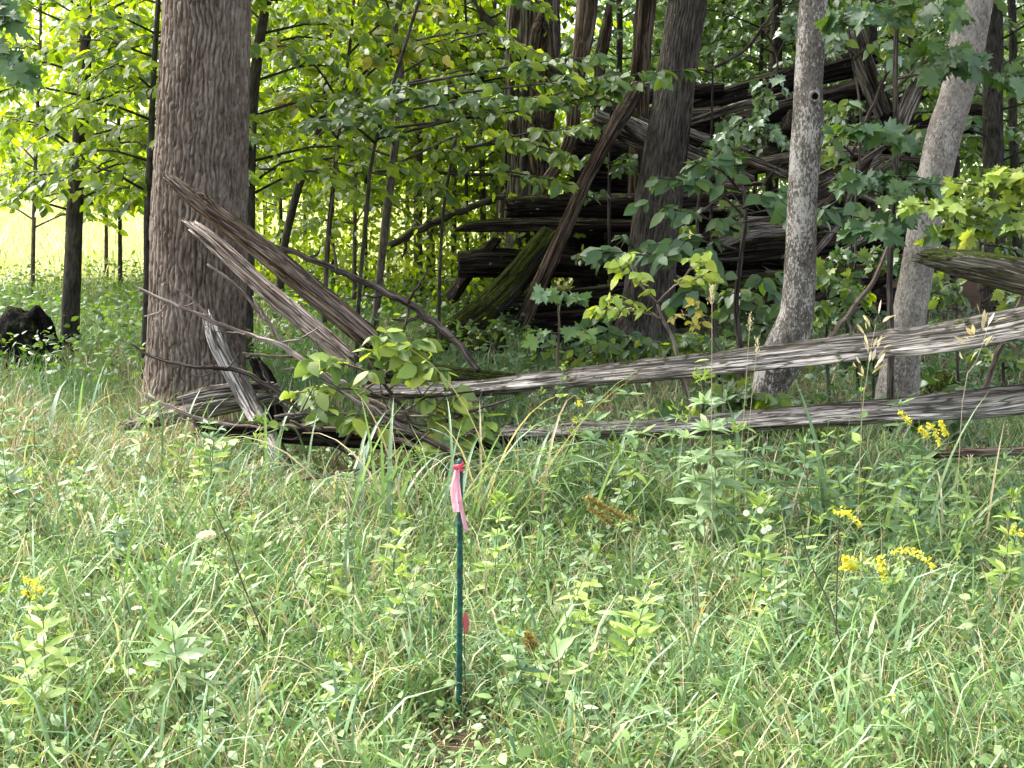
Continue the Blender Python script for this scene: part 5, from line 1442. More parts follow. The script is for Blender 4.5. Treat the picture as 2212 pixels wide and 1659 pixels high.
# grass going on round the big trunk and into the light part of the thicket
x, y = scatter(54000, 10.2, 21.0, -300, 1130)
blades('shade_grass', x, y, RNG.uniform(0.15, 0.48, len(x)), RNG.uniform(0.006, 0.012, len(x)), RNG.uniform(0.1, 0.9, len(x)), 'grass', grass_tints(x, y, 0.14),
       'looser grass growing round the trunks of the thicket', 'grass', joints=2)
x, y = scatter(14000, 9.8, 17.0, 1100, 2500)
blades('wood_grass', x, y, RNG.uniform(0.12, 0.34, len(x)), RNG.uniform(0.005, 0.010, len(x)), RNG.uniform(0.2, 1.0, len(x)), 'grass', grass_tints(x, y, 0.12),
       'sparse dark grass on the wood floor behind the fence', 'grass', joints=2)
x, y = scatter(34000, 20.0, 60.0, -500, 1500)
keep = y - 1.6 * x > 22
x, y = x[keep], y[keep]
blades('field_grass', x, y, RNG.uniform(0.3, 0.8, len(x)), RNG.uniform(0.016, 0.04, len(x)), RNG.uniform(0.1, 0.7, len(x)), 'field', RNG.random(len(x)),
       'pale sunlit tall grass of the field beyond the trees', 'grass', joints=2)

def ground_leaves(name, n, d0, d1, u0, u1, z0, z1, s0, s1, kind, mat, label, cat, flat=0.5):
    x, y = scatter(n, d0, d1, u0, u1)
    if name == 'woodland_herbs':                                     # herbs grow in patches
        cx, cy = scatter(170, d0, d1, u0, u1)
        k = RNG.integers(0, 170, n)
        x, y = cx[k] + RNG.normal(0, 0.16, n), cy[k] + RNG.normal(0, 0.16, n)
    z = ground_z(x, y) + RNG.uniform(z0, z1, n) * (stake_low(x, y) if d0 < 5 else 1.0)
    pos = np.stack([x, y, z], -1)
    D = norm(rnd_unit(n) * np.array((1, 1, 0.4)))
    N = norm(np.array((0, 0, 1.0)) + rnd_unit(n) * flat)
    o = leaves_mesh(name, pos, D, N, RNG.uniform(s0, s1, n), kind, mat)
    tag(o, label, cat, kind='stuff')
ground_leaves('small_herbs', 7000, 4.0, 10.0, -260, 2470, 0.03, 0.20, 0.02, 0.04, 'kite', 'leaf_weed', 'small green herb leaves low among the meadow grass', 'herbs', 0.6)
ground_leaves('narrow_herbs', 9000, 4.0, 10.0, -260, 2470, 0.05, 0.27, 0.03, 0.075, 'kite', 'leaf_weed', 'narrow weed leaves scattered through the meadow grass', 'herbs', 0.8)
ground_leaves('leaf_litter', 9000, 9.5, 20.0, -200, 2450, 0.0, 0.03, 0.05, 0.11, 'kite', 'litter', 'brown dead leaves strewn over the wood floor', 'leaf litter', 0.5)
ground_leaves('woodland_herbs', 3600, 9.8, 17.5, 1050, 2450, 0.04, 0.30, 0.04, 0.10, 'round', 'leaf_dark', 'low round-leaved herbs on the wood floor behind the rails', 'herbs', 0.5)
ground_leaves('thicket_herbs', 12000, 11.5, 21.0, -250, 1150, 0.05, 0.55, 0.05, 0.10, 'kite', 'leaf_mid', 'low green undergrowth between the thicket stems', 'herbs', 0.9)

def leaf_wall(name, n, d0, d1, u0, u1, z0, z1, s0, s1, mat, label, cl=60, seed=3, hump=None):
    """a far mass of leaves, gathered in clumps with gaps between"""
    x, y = scatter(cl, d0, d1, u0, u1)
    z = RNG.uniform(z0, z1, cl)
    k = RNG.integers(0, cl, n)
    pos = np.stack([x[k], y[k], z[k]], -1) + RNG.normal(size=(n, 3)) * np.array((0.55, 0.55, 0.32))
    pos[:, 2] = np.maximum(pos[:, 2], 0.1)
    D = norm(rnd_unit(n) + np.array((0, 0, -0.5)))
    N = norm(rnd_unit(n) * 0.8 + np.array((0, 0, 0.7)))
    o = leaves_mesh(name, pos, D, N, RNG.uniform(s0, s1, n), 'kite', mat)
    tag(o, label, 'woodland', kind='stuff')
leaf_wall('distant_woodland', 44000, 21.5, 36, 1230, 2600, 0.2, 7.5, 0.14, 0.23, 'leaf_mid', 'dim green depth of the wood behind the timber pile', 260)
leaf_wall('thicket_foliage', 15000, 18, 27, -300, 1250, 2.1, 5.0, 0.10, 0.16, 'leaf_light', 'bright backlit foliage along the field edge', 200)
leaf_wall('thicket_shrubs', 8000, 16.5, 22, 480, 1180, 0.15, 1.35, 0.08, 0.13, 'leaf_light', 'low leafy shrubs filling the gaps between the thicket stems', 110)
leaf_wall('distant_hedgerow', 6000, 62, 74, -700, 1500, 0.3, 2.2, 0.4, 0.7, 'leaf_light', 'sunny hedge of bushes on the far side of the field', 120)

LANDMARKS = [('the ribboned stake', 992, 5.2), ('the star-shaped rosette weed', 372, 4.9), ('the broad pale lime weed', 92, 5.0), ('the arching goldenrod', 1925, 5.7), ('the tallest leafy stalk', 1512, 6.9), ('the cream flower head', 445, 6.3),
             ('the dark drooping stalks', 160, 6.8), ('the weed with white daisies', 1642, 6.1), ('the low grey rail', 1900, 7.7), ('the feathery weeds', 1230, 7.9), ('the bent grass behind the stake', 930, 7.3), ('the bush of round leaves', 800, 8.6),
             ('the foot of the massive trunk', 420, 9.0), ('the lime weed at the meadow edge', 2185, 6.1), ('the heavy orange-yellow goldenrod', 1985, 7.0), ('the upright lime weed with drooping leaves', 1402, 5.3), ('the fresh bright tuft', 2060, 4.75),
             ('the faded brown-gold flower head', 1285, 6.5), ('the slanting dark bare stalk', 1760, 5.1), ('the spent brownish flower head', 1145, 5.1), ('the thin slanting stalk left of the stake', 500, 5.2), ('the lime bushy weed before the dark rail', 432, 7.6)]
def near_what(u, d):
    x = (u - 1106) / FPX * d
    return min(LANDMARKS, key=lambda m: ((m[1] - 1106) / FPX * m[2] - x) ** 2 + (m[2] - d) ** 2)[0]

# ------------------------------------------------------------------ weeds, goldenrod and tall grasses in the meadow
def ground_pt(u, d):
    x = (u - 1106) / FPX * d * 1.02
    return np.array((x, d, GZ(x, d)))

def stem_tube(root, pts, r0, r1, mat, seg=5, name='stem', n=9):
    c = catmull(np.hstack([np.array(pts), np.linspace(r0, r1, len(pts))[:, None]]), n)
    v, f, l = tube_arrays(c[:, :3] - base_of(root), c[:, 3], seg, None, None, (0, 0), 0)
    link(name, build_mesh(name, v, f, mat, True, {'lc': l}), root)
    return c

def weed(name, label, cat, u, vtop, d, n_leaf, leaf_len, mats, droop=0.5, lean=0.0, kind='narrow', tuft=0, group=None, seed=0, start=0.15, stemmat='stem_green', taper=0.5):
    """upright leafy stalk with leaves set spirally round the stem"""
    random.seed(seed * 7 + 1)
    base = ground_pt(u - lean, d)
    top = P(u, vtop, d)
    root = thing(name, label, cat, base, group)
    mid = (base * 0.55 + top * 0.45) + np.array((random.uniform(-0.05, 0.05), random.uniform(-0.05, 0.05), 0.02))
    c = stem_tube(root, [base - np.array((0, 0, 0.03)), mid, top], 0.0035, 0.0015, stemmat)
    n = n_leaf
    f = start + (1 - start) * (np.arange(n) + RNG.random(n) * 0.5) / n
    i = np.minimum((f * (len(c) - 1)).astype(int), len(c) - 1)
    pos = c[i, :3]
    az = np.arange(n) * 2.4 + RNG.uniform(-0.4, 0.4, n)
    elev = 0.75 - droop * (1.4 - f) + RNG.normal(0, 0.18, n)
    D = np.stack([np.cos(az) * np.cos(elev), np.sin(az) * np.cos(elev), np.sin(elev)], -1)
    N = norm(np.array((0, -0.3, 1.0)) + rnd_unit(n) * 0.4)
    S = leaf_len * (1.0 - taper * np.clip((f - 0.55) / 0.45, 0, 1)) * RNG.uniform(0.75, 1.15, n)
    leaf_objects(root, pos - base_of(root), D, N, S, kind, mats)
    if tuft:
        m = tuft
        pos2 = top + RNG.normal(size=(m, 3)) * leaf_len * 0.16 + np.array((0, 0, 0.01))
        D2 = norm(rnd_unit(m) * np.array((1, 1, 0.5)) + np.array((0, 0, 0.7)))
        leaf_objects(root, pos2 - base_of(root), D2, norm(np.array((0, 0, 0.6)) + rnd_unit(m)), leaf_len * RNG.uniform(0.25, 0.5, m), kind, ['leaf_weed_lime'])
    return root, top

def plume(root, pts, r, n, mat='flower_yellow', name='flower_plume', size=0.012):
    """many tiny florets along a curved spike"""
    c = catmull(np.array(pts), 24)
    i = RNG.integers(0, 24, n)
    env = np.sin(np.clip((np.arange(24) + 3) / 27.0, 0, 1) * math.pi)[i]
    pos = c[i] + RNG.normal(size=(n, 3)) * (r * (0.3 + 0.7 * env))[:, None]
    o = leaves_mesh(name, pos - base_of(root), rnd_unit(n), rnd_unit(n), RNG.uniform(0.7, 1.3, n) * size, 'round', mat, root, 'stuff')
    return o

WL, WB, W0 = 'leaf_weed_lime', 'leaf_weed_blue', 'leaf_weed'
weed('leafy_weed', 'bushy lime-green weed in front of the low dark rail', 'weed', 432, 985, 7.4, 60, 0.11, [WL], 0.6, 0, 'narrow', 26, None, 1)
weed('leafy_weed', 'tallest grey-green leafy stalk, reaching up to the rising rail', 'weed', 1512, 815, 6.9, 150, 0.165, ['leaf_weed_pale'], 0.75, -30, 'narrow', 24, None, 2)
weed('leafy_weed', 'side stalk of dull green leaves beside the tallest leafy stalk', 'weed', 1478, 900, 6.85, 70, 0.15, ['leaf_weed_pale'], 0.8, -20, 'narrow', 20, None, 3)
weed('leafy_weed', 'stalk with greenish buds right of the tallest leafy stalk', 'weed', 1590, 935, 6.9, 46, 0.12, ['leaf_weed_pale', WL], 0.5, 10, 'narrow', 26, None, 4)
weed('leafy_weed', 'feathery-topped green weed just right of the ribboned stake', 'weed', 1080, 1088, 6.1, 64, 0.11, [WL, W0], 0.8, 5, 'narrow', 34, None, 5)
weed('leafy_weed', 'pale lime weed with pointed leaves left of the stake', 'weed', 868, 1128, 6.0, 44, 0.115, [WL], 0.4, 0, 'narrow', 10, None, 6)
r6, t6 = weed('leafy_weed', 'tall green weed with tiny white daisies', 'weed', 1642, 1092, 6.0, 90, 0.125, [WL, W0], 0.7, -14, 'narrow', 30, None, 7)
for k, (u, v) in enumerate([(1612, 1108), (1642, 1102), (1660, 1140), (1650, 1146)]):
    p = P(u, v, 5.93)
    ang = np.arange(12) * 2 * math.pi / 12
    D = np.stack([np.cos(ang), np.full(12, -0.3), np.sin(ang)], -1)
    leaves_mesh('daisy', np.repeat(p[None], 12, 0) - base_of(r6), D, np.tile((0, -1.0, 0.3), (12, 1)), np.full(12, 0.017), 'kite', 'flower_white', r6, None)
weed('leafy_weed', 'upright lime weed with long drooping leaves in the foreground grass', 'weed', 1402, 1270, 5.1, 60, 0.125, [WL], 0.55, 5, 'narrow', 8, None, 8)
weed('leafy_weed', 'star-shaped rosette of broad blue-green leaves', 'weed', 372, 1350, 4.8, 44, 0.17, [W0, 'leaf_weed_pale'], 0.75, 0, 'narrow', 0, None, 9, 0.45, taper=0.25)
weed('leafy_weed', 'broad pale lime weed near the small yellow flowers', 'weed', 92, 1280, 4.9, 60, 0.14, [WL], 0.5, 10, 'narrow', 12, None, 10)
weed('leafy_weed', 'lime weed of crossing leaves below the pale lime weed', 'weed', 40, 1370, 4.7, 44, 0.14, [WL, W0], 0.5, 0, 'narrow', 6, None, 11)
weed('drooping_weed', 'dark drooping-leaved stalk among brown grass', 'weed', 258, 1110, 6.4, 76, 0.135, [WB, W0], 1.1, 8, 'narrow', 8, None, 12)
weed('drooping_weed', 'second dark drooping stalk beside dry straw', 'weed', 62, 1030, 6.9, 66, 0.135, [WB, W0], 1.1, 5, 'narrow', 8, None, 13)
weed('leafy_weed', 'lime-green weed crown at the edge of the meadow near the buried rail', 'weed', 2185, 1080, 6.0, 60, 0.11, [WL], 0.5, 0, 'narrow', 26, None, 14)
weed('leafy_weed', 'broad-leaved plant with two pairs of wide oval leaves', 'weed', 1200, 1385, 4.9, 9, 0.15, [WL, W0], 0.4, 6, 'ovate', 0, None, 15, 0.3)
weed('leafy_weed', 'heart-leaved stalk standing by the stake flowers', 'weed', 1180, 1120, 6.4, 9, 0.10, [W0], 0.7, 6, 'ovate', 0, None, 16, 0.3)
weed('leafy_weed', 'thin stalk of round paired leaves in front of the low grey rail', 'weed', 1862, 790, 7.3, 12, 0.095, [W0, WL], 0.4, 6, 'ovate', 0, None, 17, 0.3)
weed('leafy_weed', 'seedling with a pair of pale oval leaves before the rising rail', 'weed', 1218, 785, 8.6, 6, 0.08, [WL], 0.2, -20, 'ovate', 2, None, 18, 0.75)
# feathery green weeds behind the stake
for k, (u, v) in enumerate([(1215, 800), (1262, 860), (1170, 850), (1290, 900), (1230, 930), (1150, 930), (1320, 960)]):
    weed('feathery_weed', 'feathery dark green weed with fine narrow leaves before the fence', 'weed', u, v, 8.0 - k * 0.05, 60, 0.075, [W0, WB], 0.55, random.uniform(-10, 10), 'narrow', 10, 'feathery weeds before the fence', 40 + k)
# goldenrods
def goldenrod(label, u, vtop, d, plumes, n_leaf=40, leaf_len=0.10, seed=0, mats=(W0, WL), fl='flower_yellow', nf=110, droop=0.6):
    root, top = weed('goldenrod_plant', label, 'wildflower', u, vtop, d, n_leaf, leaf_len, list(mats), droop, 0, 'narrow', 0, None, seed)
    for pl in plumes:
        pts = [P(a, b, d - 0.02 + 0.02 * i) for i, (a, b) in enumerate(pl)]
        stem_tube(root, [top - np.array((0, 0, 0.06)), pts[0], pts[-1]], 0.0018, 0.0008, 'stem_green', 5, 'flower_stalk', 8)
        plume(root, pts, 0.009, nf, fl)
    return root
goldenrod('goldenrod with arching golden plumes over the foreground grass', 1925, 1215, 5.7, [[(1930, 1192), (1965, 1188), (1995, 1205), (2018, 1226)], [(1900, 1205), (1904, 1230), (1914, 1252)], [(1822, 1205), (1838, 1212), (1850, 1218)], [(1818, 1226), (1836, 1224), (1852, 1228)]], 56, 0.12, 60)
goldenrod('goldenrod with one small golden plume leaning over dry stems', 1835, 1130, 6.1, [[(1805, 1106), (1825, 1108), (1842, 1118), (1856, 1132)]], 26, 0.08, 61)
goldenrod('goldenrod with heavy orange-yellow clusters against the low grey rail', 1985, 905, 7.0, [[(1940, 892), (1955, 900), (1965, 915)], [(2005, 915), (2022, 935), (2030, 960)], [(2030, 910), (2038, 925), (2045, 940)], [(1985, 925), (1995, 935), (2005, 945)]], 44, 0.12, 62, (W0, WB), nf=90)
goldenrod('small yellow-flowered weed beside the pale lime weed', 62, 1265, 5.5, [[(55, 1248), (66, 1256), (76, 1262)], [(52, 1278), (60, 1285), (72, 1290)], [(80, 1270), (88, 1276)]], 20, 0.06, 63, nf=40)
goldenrod('faded brown-gold goldenrod head bending beside the tall stalk', 1285, 1105, 6.5, [[(1262, 1075), (1290, 1085), (1330, 1105), (1370, 1125)], [(1270, 1095), (1295, 1110), (1320, 1130)], [(1280, 1080), (1310, 1100), (1345, 1120)]], 26, 0.09, 64, (WB, W0), 'flower_dull', 170)
goldenrod('spent brownish flower head low in the foreground grass', 1145, 1385, 5.1, [[(1130, 1370), (1145, 1378), (1160, 1390)], [(1135, 1390), (1150, 1400)]], 16, 0.06, 65, (W0,), 'flower_dull', 120)
goldenrod('thin weed with two small yellow flowers before the low rail', 1252, 868, 7.9, [[(1245, 875), (1252, 868), (1258, 876)], [(1240, 905), (1250, 910)]], 18, 0.07, 66, nf=24)
goldenrod('low weed with tiny yellow flowers beneath the stake', 1222, 1572, 4.65, [[(1210, 1560), (1225, 1566), (1238, 1572)]], 10, 0.05, 67, nf=30)
goldenrod('lone goldenrod sprig at the edge of the meadow', 2195, 1150, 6.0, [[(2186, 1140), (2200, 1148), (2210, 1158)]], 18, 0.07, 68, nf=40)
# cream flower
rc, tc_ = weed('yarrow_plant', 'single cream flower head on a thin stalk in the grass', 'wildflower', 445, 1160, 6.0, 14, 0.06, [W0], 0.5, -10, 'narrow', 0, None, 70)
n = 130
a = RNG.uniform(0, 2 * math.pi, n); rr = np.sqrt(RNG.random(n)) * 0.036
pp = tc_ + np.stack([np.cos(a) * rr, np.sin(a) * rr, 0.018 * (1 - (rr / 0.042) ** 2) + RNG.normal(0, 0.004, n)], -1)
leaves_mesh('flower_head', pp - base_of(rc), rnd_unit(n), norm(np.array((0, -0.8, 1.0)) + rnd_unit(n) * 0.5), RNG.uniform(0.012, 0.02, n), 'round', 'flower_cream', rc, None)

# unlabelled look-alikes that fill the meadow
random.seed(99)
for k in range(130):
    d = random.uniform(4.4, 8.4); u = random.uniform(-20, 2230)
    if abs(u - 990) < 90 and d < 5.6:
        u += 140
    h = random.uniform(0.26, 0.5)
    v = 340 + (CAM_H - h) * FPX / d
    t = random.random()
    st = random.getstate()
    weed('meadow_weed', ('short ' if h < 0.37 else 'taller ') + ('yellow-green' if t < 0.5 else 'blue-green') + ' narrow-leaved stalk close to ' + near_what(u, d), 'weed', u, v, d, random.choice((9, 14, 22, 34, 46)), random.uniform(0.05, 0.075) if k % 4 == 3 else random.uniform(0.06, 0.14), [WL, W0] if t < 0.5 else [W0, WB, 'leaf_weed_pale'], random.uniform(0.2, 1.3), random.uniform(-70, 70), ('narrow', 'narrow', 'narrow', 'ovate')[k % 4], random.choice((0, 0, 8, 14)),
         'meadow weeds', 200 + k)
    random.setstate(st)

random.seed(41)
for k in range(36):
    if k >= 24:
        u, d = 1230 + (k - 24) * 62 + random.uniform(-25, 25), random.uniform(7.2, 7.9)
    elif k < 15:
        u, d = 1640 + k * 39 + random.uniform(-18, 18), random.uniform(6.6, 7.7)
    else:
        u, d = random.uniform(-10, 620), random.uniform(7.2, 8.7)
    h = random.uniform(0.45, 0.75) if k < 24 else random.uniform(0.62, 0.95)
    st = random.getstate()
    weed('meadow_weed', ('tall' if h > 0.52 else 'middling') + ' dark green lance-leaved stalk near ' + near_what(u, d), 'weed', u, 340 + (CAM_H - h) * FPX / d, d, random.choice((36, 48, 60)), random.uniform(0.12, 0.16), [W0, WB] if k % 3 else [W0, WL], random.uniform(0.5, 1.1),
         random.uniform(-60, 60), 'narrow', 0, 'lance-leaved stalks before the fence', 600 + k)
    random.setstate(st)

# tall arching grass clumps with wide blue-green blades
BLADES = {}
def blade_mesh(curve, mat):
    """long arching blade of length 1, rising along z and bending to +x"""
    key = (curve, mat)
    if key in BLADES:
        return BLADES[key]
    n = 9
    V = []; ang = 0.12; p = np.array((0.0, 0.0, 0.0))
    for i in range(n):
        f = i / (n - 1)
        w = 0.011 * (0.55 + 0.75 * math.sin(min(f * 1.35 + 0.2, 1.0) * math.pi * 0.5)) * (1 - f ** 3)
        tw = 0.5 * f
        wx = np.array((math.sin(tw) * 0.3, math.cos(tw), 0)) * w
        V += [tuple(p - wx), tuple(p + np.array((0, 0, -0.003))), tuple(p + wx)]
        ang += curve * (0.05 + 0.95 * f) / n * 2
        p = p + np.array((math.sin(ang), 0, math.cos(ang))) / (n - 1)
    F = []
    for i in range(n - 1):
        a = i * 3
        F += [(a, a + 1, a + 4, a + 3), (a + 1, a + 2, a + 5, a + 4)]
    BLADES[key] = build_mesh('grass_blade', np.array(V), np.array(F), mat)
    return BLADES[key]

def grass_clump(label, u, d, n, length, mats, spread=0.08, group=None, seed=0):
    random.seed(seed)
    base = ground_pt(u, d)
    root = thing('tall_grass', label, 'grass clump', base, group)
    for k in range(n):
        mt_ = random.choice(mats)
        me = blade_mesh(random.choice((0.6, 1.0, 1.5, 2.0, 2.6)), mt_)
        o = bpy.data.objects.new('blade', me)
        o.parent = root
        o.location = (random.gauss(0, spread), random.gauss(0, spread * 0.6), 0)
        o.rotation_euler = (0, random.uniform(0, 0.35), random.uniform(0, 2 * math.pi))
        s = length * random.uniform(0.6, 1.15)
        o.scale = (s, s * (random.uniform(0.4, 0.7) if mt_ == 'blade_dry' else random.uniform(0.6, 1.15)), s)
        col.objects.link(o)

BB = ['blade_blue', 'blade_blue', 'blade_blue', 'blade_dry']
CL = [(830, 7.4, 26, 0.98, 'tall blue-green bent grass left of the ribbon, before the bush'), (930, 7.3, 24, 1.0, 'tall bent grass close behind the ribboned stake'), (1050, 7.5, 18, 1.1, 'tall bent grass between stake and feathery weeds'),
      (1140, 7.4, 20, 1.1, 'tall hanging blades in front of the feathery weeds'), (760, 7.8, 18, 0.8, 'tall bent grass over the short dark stick'), (640, 8.4, 12, 0.5, 'bent grass at the foot of the grey leaning post'),
      (1790, 7.4, 14, 0.72, 'bent grass before the low grey rail'), (2080, 7.2, 12, 0.8, 'tall grass growing past the low rail beside the goldenrod'), (1640, 7.5, 10, 0.7, 'loose bent grass right of the tallest leafy stalk'),
      (1280, 7.9, 14, 0.85, 'bent grass before the far end of the low rail'), (1400, 7.6, 14, 0.85, 'bent grass left of the tallest leafy stalk'), (1720, 7.2, 14, 0.9, 'tall grass crossing both long rails'), (1900, 7.1, 12, 0.95, 'tall grass beside the oat-like stem'), (2170, 7.0, 12, 0.9, 'tall grass at the thick end of the low rail'), (420, 9.2, 18, 0.75, 'grass rising before the short broken rail'), (290, 9.3, 18, 0.75, 'grass at the outer foot of the massive trunk'), (560, 8.8, 16, 0.7, 'grass over the dark rotten rail'), (170, 9.4, 18, 0.7, 'grass between the charred stump and the massive trunk'), (30, 9.0, 16, 0.65, 'grass in front of the charred stump'),
      (340, 8.9, 16, 0.6, 'bent grass in front of the massive trunk'), (230, 8.4, 14, 0.55, 'bent grass left of the massive trunk'), (110, 8.0, 14, 0.5, 'grass tuft near the charred stump'),
      (2060, 4.75, 16, 0.5, 'fresh bright tuft of broad blades in the near grass'), (1110, 4.9, 10, 0.42, 'arching blades at the foot of the stake'), (560, 5.4, 10, 0.5, 'arching blades in the near grass beside the rosette weed'), (1830, 5.0, 10, 0.5, 'arching blades below the arching goldenrod')]
for k, (u, d, n, L, lab) in enumerate(CL):
    grass_clump(lab, u, d, int(n * 0.8), L, BB, 0.17, None, 300 + k)
for k in range(26):
    cu, cd = random.uniform(-20, 2230), random.uniform(4.6, 8.4)
    grass_clump('small ' + ('strawy ' if k % 3 == 2 else '') + 'clump of arching blades close to ' + near_what(cu, cd), cu, cd, random.randint(6, 10), random.uniform(0.3, 0.6), BB + ['blade_dry'] * (k % 3), 0.06, 'small grass clumps in the meadow', 400 + k)

# dry stems with seed heads
def dry_stem(label, rows, head, seed, group=None, awn=False):
    """rows (u, v, d) from the base up; head = number of spikelets"""
    pts = [P(u, v, d) for u, v, d in rows]
    b = pts[0].copy(); b[2] = GZ(b[0], b[1])
    root = thing('dry_grass_stem', label, 'dry stem', b, group)
    c = stem_tube(root, [b] + pts, 0.0022, 0.0013, 'stem_dry', 5, 'stem', 14)
    top = pts[-1]
    if awn:
        n = head
        f = RNG.random(n)
        pos = c[-1, :3] * (1 - f)[:, None] + (c[-4, :3]) * f[:, None]
        side = RNG.uniform(-1, 1, (n, 1)) * np.array((1.0, 0.5, 0)) + np.array((0, 0, 0.55))
        pos = pos + norm(side) * RNG.uniform(0.02, 0.10, (n, 1))
        leaf_objects(root, pos - base_of(root), norm(side + np.array((0, 0, 0.1))), rnd_unit(n), RNG.uniform(0.05, 0.08, n), 'narrow', 'seed', 'spikelet')
    else:
        n = head
        pos = top + np.stack([RNG.normal(0, 0.006, n), RNG.normal(0, 0.006, n), RNG.uniform(-0.06, 0.03, n)], -1)
        leaves_mesh('seed_head', pos - base_of(root), norm(rnd_unit(n) * 0.5 + np.array((0, 0, 1.0))), rnd_unit(n), RNG.uniform(0.012, 0.022, n), 'narrow', 'seed', root, 'stuff')
    return root
dry_stem('tall straight dry stem with a knobbly seed head beside the yellow sprig', [(1538, 1150, 6.6), (1537, 900, 6.6), (1538, 720, 6.6), (1538, 632, 6.6)], 60, 1)
dry_stem('dry stem with a slim seed head before the rising rail', [(1600, 1000, 7.0), (1608, 880, 7.0), (1616, 760, 7.0), (1620, 690, 7.0)], 50, 2)
dry_stem('shorter dry stem beside the slim-headed one', [(1612, 1000, 7.0), (1622, 880, 7.0), (1632, 780, 7.0), (1636, 745, 7.0)], 40, 3)
dry_stem('dry oat-like stem with drooping pale spikelets before the rising rail', [(1862, 900, 7.0), (1872, 820, 7.0), (1880, 760, 7.0), (1892, 700, 7.0)], 26, 4, None, True)
dry_stem('dry oat-like stem with spikelets near the end of the rising rail', [(2080, 860, 6.8), (2100, 800, 6.8), (2118, 760, 6.8), (2135, 700, 6.8)], 20, 5, None, True)
for k, (rows) in enumerate([[(1830, 1490, 4.9), (1800, 1330, 4.95), (1745, 1200, 5.0), (1718, 1080, 5.0)], [(1805, 1420, 5.1), (1808, 1260, 5.1), (1812, 1130, 5.1), (1815, 1105, 5.1)], [(570, 1380, 5.2), (520, 1250, 5.2), (490, 1160, 5.2), (455, 1090, 5.2)]]):
    pts = [P(*r) for r in rows]
    b = pts[0].copy(); b[2] = GZ(b[0], b[1])
    root = thing('bare_stalk', ['slanting dark bare stalk in front of the arching goldenrod', 'upright thin dark stalk crossing the slanting stalk', 'thin dark stalk slanting through the grass left of the stake'][k], 'stalk', b)
    stem_tube(root, [b] + pts, 0.004, 0.0018, 'stem_brown', 6, 'stem', 24)
random.seed(5)
for k in range(30):
    u = random.uniform(0, 2212); d = random.uniform(4.8, 8.2); h = random.uniform(0.35, 0.65)
    v = 340 + (CAM_H - h) * FPX / d
    dry_stem(('tall' if h > 0.5 else 'short') + ' thin straw-coloured dry stem close to ' + near_what(u, d), [(u, v + h * FPX / d * 0.6, d), (u + random.uniform(-12, 12), v + h * FPX / d * 0.3, d), (u + random.uniform(-30, 30), v, d)], 14, 500 + k, 'dry stems in the meadow')

rd = thing('dock_plant', 'low plant with two drooping reddish leaves touching the stake', 'weed', ground_pt(1004, 5.02))
stem_tube(rd, [ground_pt(1004, 5.02), P(1003, 1420, 5.02), P(1004, 1318, 5.02)], 0.003, 0.0015, 'stem_brown', 6, 'stem', 10)
M['leaf_red'] = mat_leaf('leaf_red', (0.26, 0.06, 0.09), (0.32, 0.09, 0.12), (0.36, 0.13, 0.14), 0.2, 0.04)
leaf_objects(rd, np.array([P(1005, 1318, 5.0), P(1002, 1330, 5.0)]) - base_of(rd), np.array([(0.05, -0.1, -1.0), (-0.35, -0.1, -0.9)]), np.array([(0.2, -1.0, 0.1), (-0.1, -1.0, 0.2)]), np.array([0.10, 0.07]), 'narrow', ['leaf_red'])

# ------------------------------------------------------------------ the stake and its pink ribbon
SD = 4.95
sb = P(992, 1545, SD); stp = P(993, 1006, SD)
sroot = thing('garden_stake', 'thin dark green plastic-coated garden stake standing upright in the meadow', 'stake', (sb[0], sb[1], GZ(sb[0], sb[1])))
ctrl = np.array([[sb[0] - 0.002, SD, GZ(sb[0], SD) - 0.08, 0.0112], [*((sb + stp) / 2 + np.array((0.001, 0, 0))), 0.0112], [*stp, 0.0112]])
cc = catmull(ctrl, 160)
def stake_disp(T, S, R):
    k = np.floor(S / 0.028); ph = S / 0.028 - k
    nub = np.exp(-((ph - 0.5) / 0.16) ** 2) * np.clip(np.cos(T - k * 2.1) * 3 - 2, 0, 1)
    return 0.0036 * nub + 0.0004 * np.sin(S * 40)
v_, f_, l_ = tube_arrays(cc[:, :3] - base_of(sroot), cc[:, 3], 24, None, stake_disp)
link('pole', build_mesh('pole', v_, f_, 'stake', True, {'lc': l_}), sroot)
capc = np.array([[*(stp + np.array((0, 0, -0.004))), 0.0115], [*(stp + np.array((0, 0, 0.010))), 0.0118], [*(stp + np.array((0, 0, 0.020))), 0.0095], [*(stp + np.array((0, 0, 0.026))), 0.004]])
cc = catmull(capc, 14)
v_, f_, l_ = tube_arrays(cc[:, :3] - base_of(sroot), cc[:, 3], 24)
link('cap', build_mesh('cap', v_, f_, 'stake', True, {'lc': l_}), sroot)

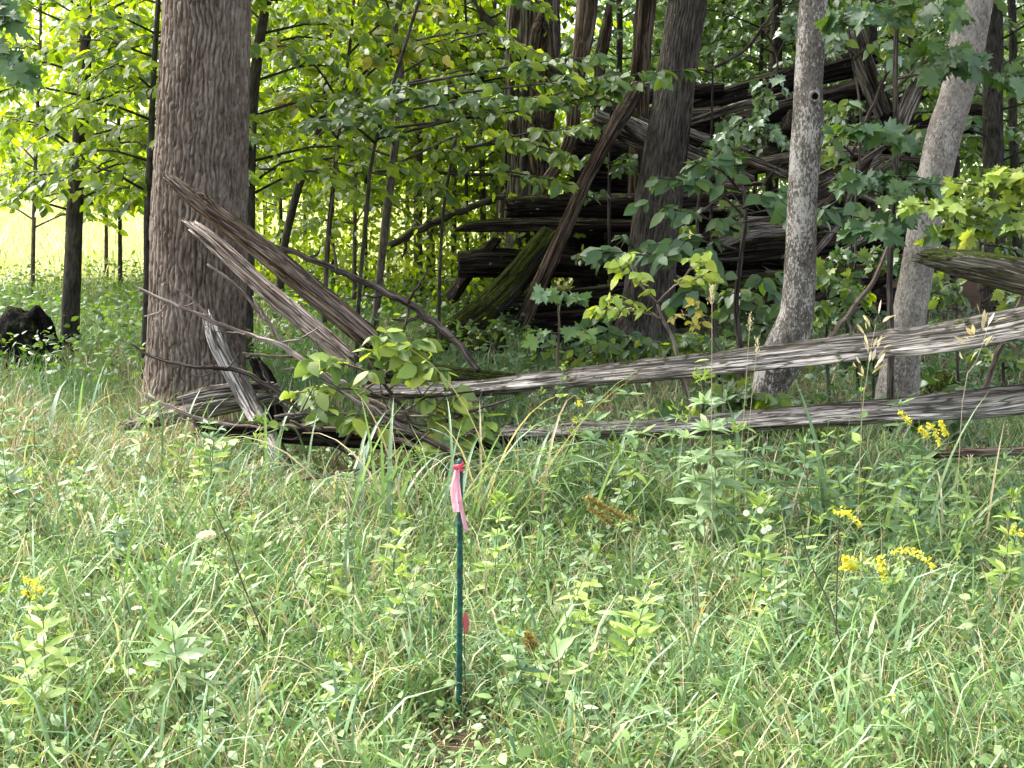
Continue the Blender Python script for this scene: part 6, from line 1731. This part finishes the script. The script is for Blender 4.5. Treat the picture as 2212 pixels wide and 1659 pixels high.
kn = P(986, 1010, SD - 0.012)
rroot = thing('marker_ribbon', 'pink plastic flagging ribbon knotted round the top of the green stake', 'ribbon', kn)
def knot_loop(z, r, tilt, seed, thick):
    a = np.linspace(0, 2 * math.pi, 26)
    p = np.stack([np.cos(a) * r, np.sin(a) * r, z + tilt * np.cos(a) + 0.002 * np.sin(3 * a + seed)], -1)
    return p, np.full(26, thick)
items = []
for k, (z, tilt) in enumerate([(0.0, 0.004), (-0.007, -0.005), (0.008, 0.006)]):
    p, r = knot_loop(z, 0.0115, tilt, k, 0.0042)
    c0 = np.array((stp[0], stp[1], kn[2]))
    items.append(tube_arrays(p + c0 - base_of(rroot), r, 8, lambda T, s: 1 + 0.25 * np.cos(2 * T)))
for k in range(3):
    a = rnd_unit(1)[0] * 0.006
    p = np.array([kn + a + np.array((-0.010, -0.004, 0.004)), kn + np.array((0.0, -0.010, 0.003 * k)), kn - a + np.array((0.012, -0.003, -0.003))])
    items.append(tube_arrays(catmull(p, 10) - base_of(rroot), np.linspace(0.006, 0.004, 10), 8))
v_, f_, l_ = join_arrays(items)
link('knot', build_mesh('knot', v_, f_, 'ribbon_knot', True, {'lc': l_}), rroot)
def ribbon_tail(rows, seed):
    """rows (u_left, u_right, v)"""
    V = []; n = 40
    r = catmull(np.array([(a, b, c) for a, b, c in rows], float), n)
    for i in range(n):
        a, b, v = r[i]
        for k in range(7):
            f = k / 6
            q = P(a + (b - a) * f, v, SD - 0.016 - 0.004 * math.sin(f * math.pi * 2 + seed + i * 0.11) - 0.003 * math.sin(i * 0.35 + seed))
            V.append(q)
    V = np.array(V) - base_of(rroot)
    idx = np.arange(n * 7).reshape(n, 7)
    q = np.stack([idx[:-1, :-1], idx[:-1, 1:], idx[1:, 1:], idx[1:, :-1]], -1).reshape(-1, 4)
    o = link('ribbon_tail', build_mesh('ribbon_tail', V, q, 'ribbon'), rroot)
ribbon_tail([(983, 992, 1010), (978, 990, 1030), (973, 989, 1055), (975, 991, 1082), (979, 993, 1106)], 1)
ribbon_tail([(985, 993, 1012), (983, 993, 1035), (986, 996, 1065), (992, 1001, 1095), (998, 1007, 1125), (1003, 1013, 1146)], 2.4)
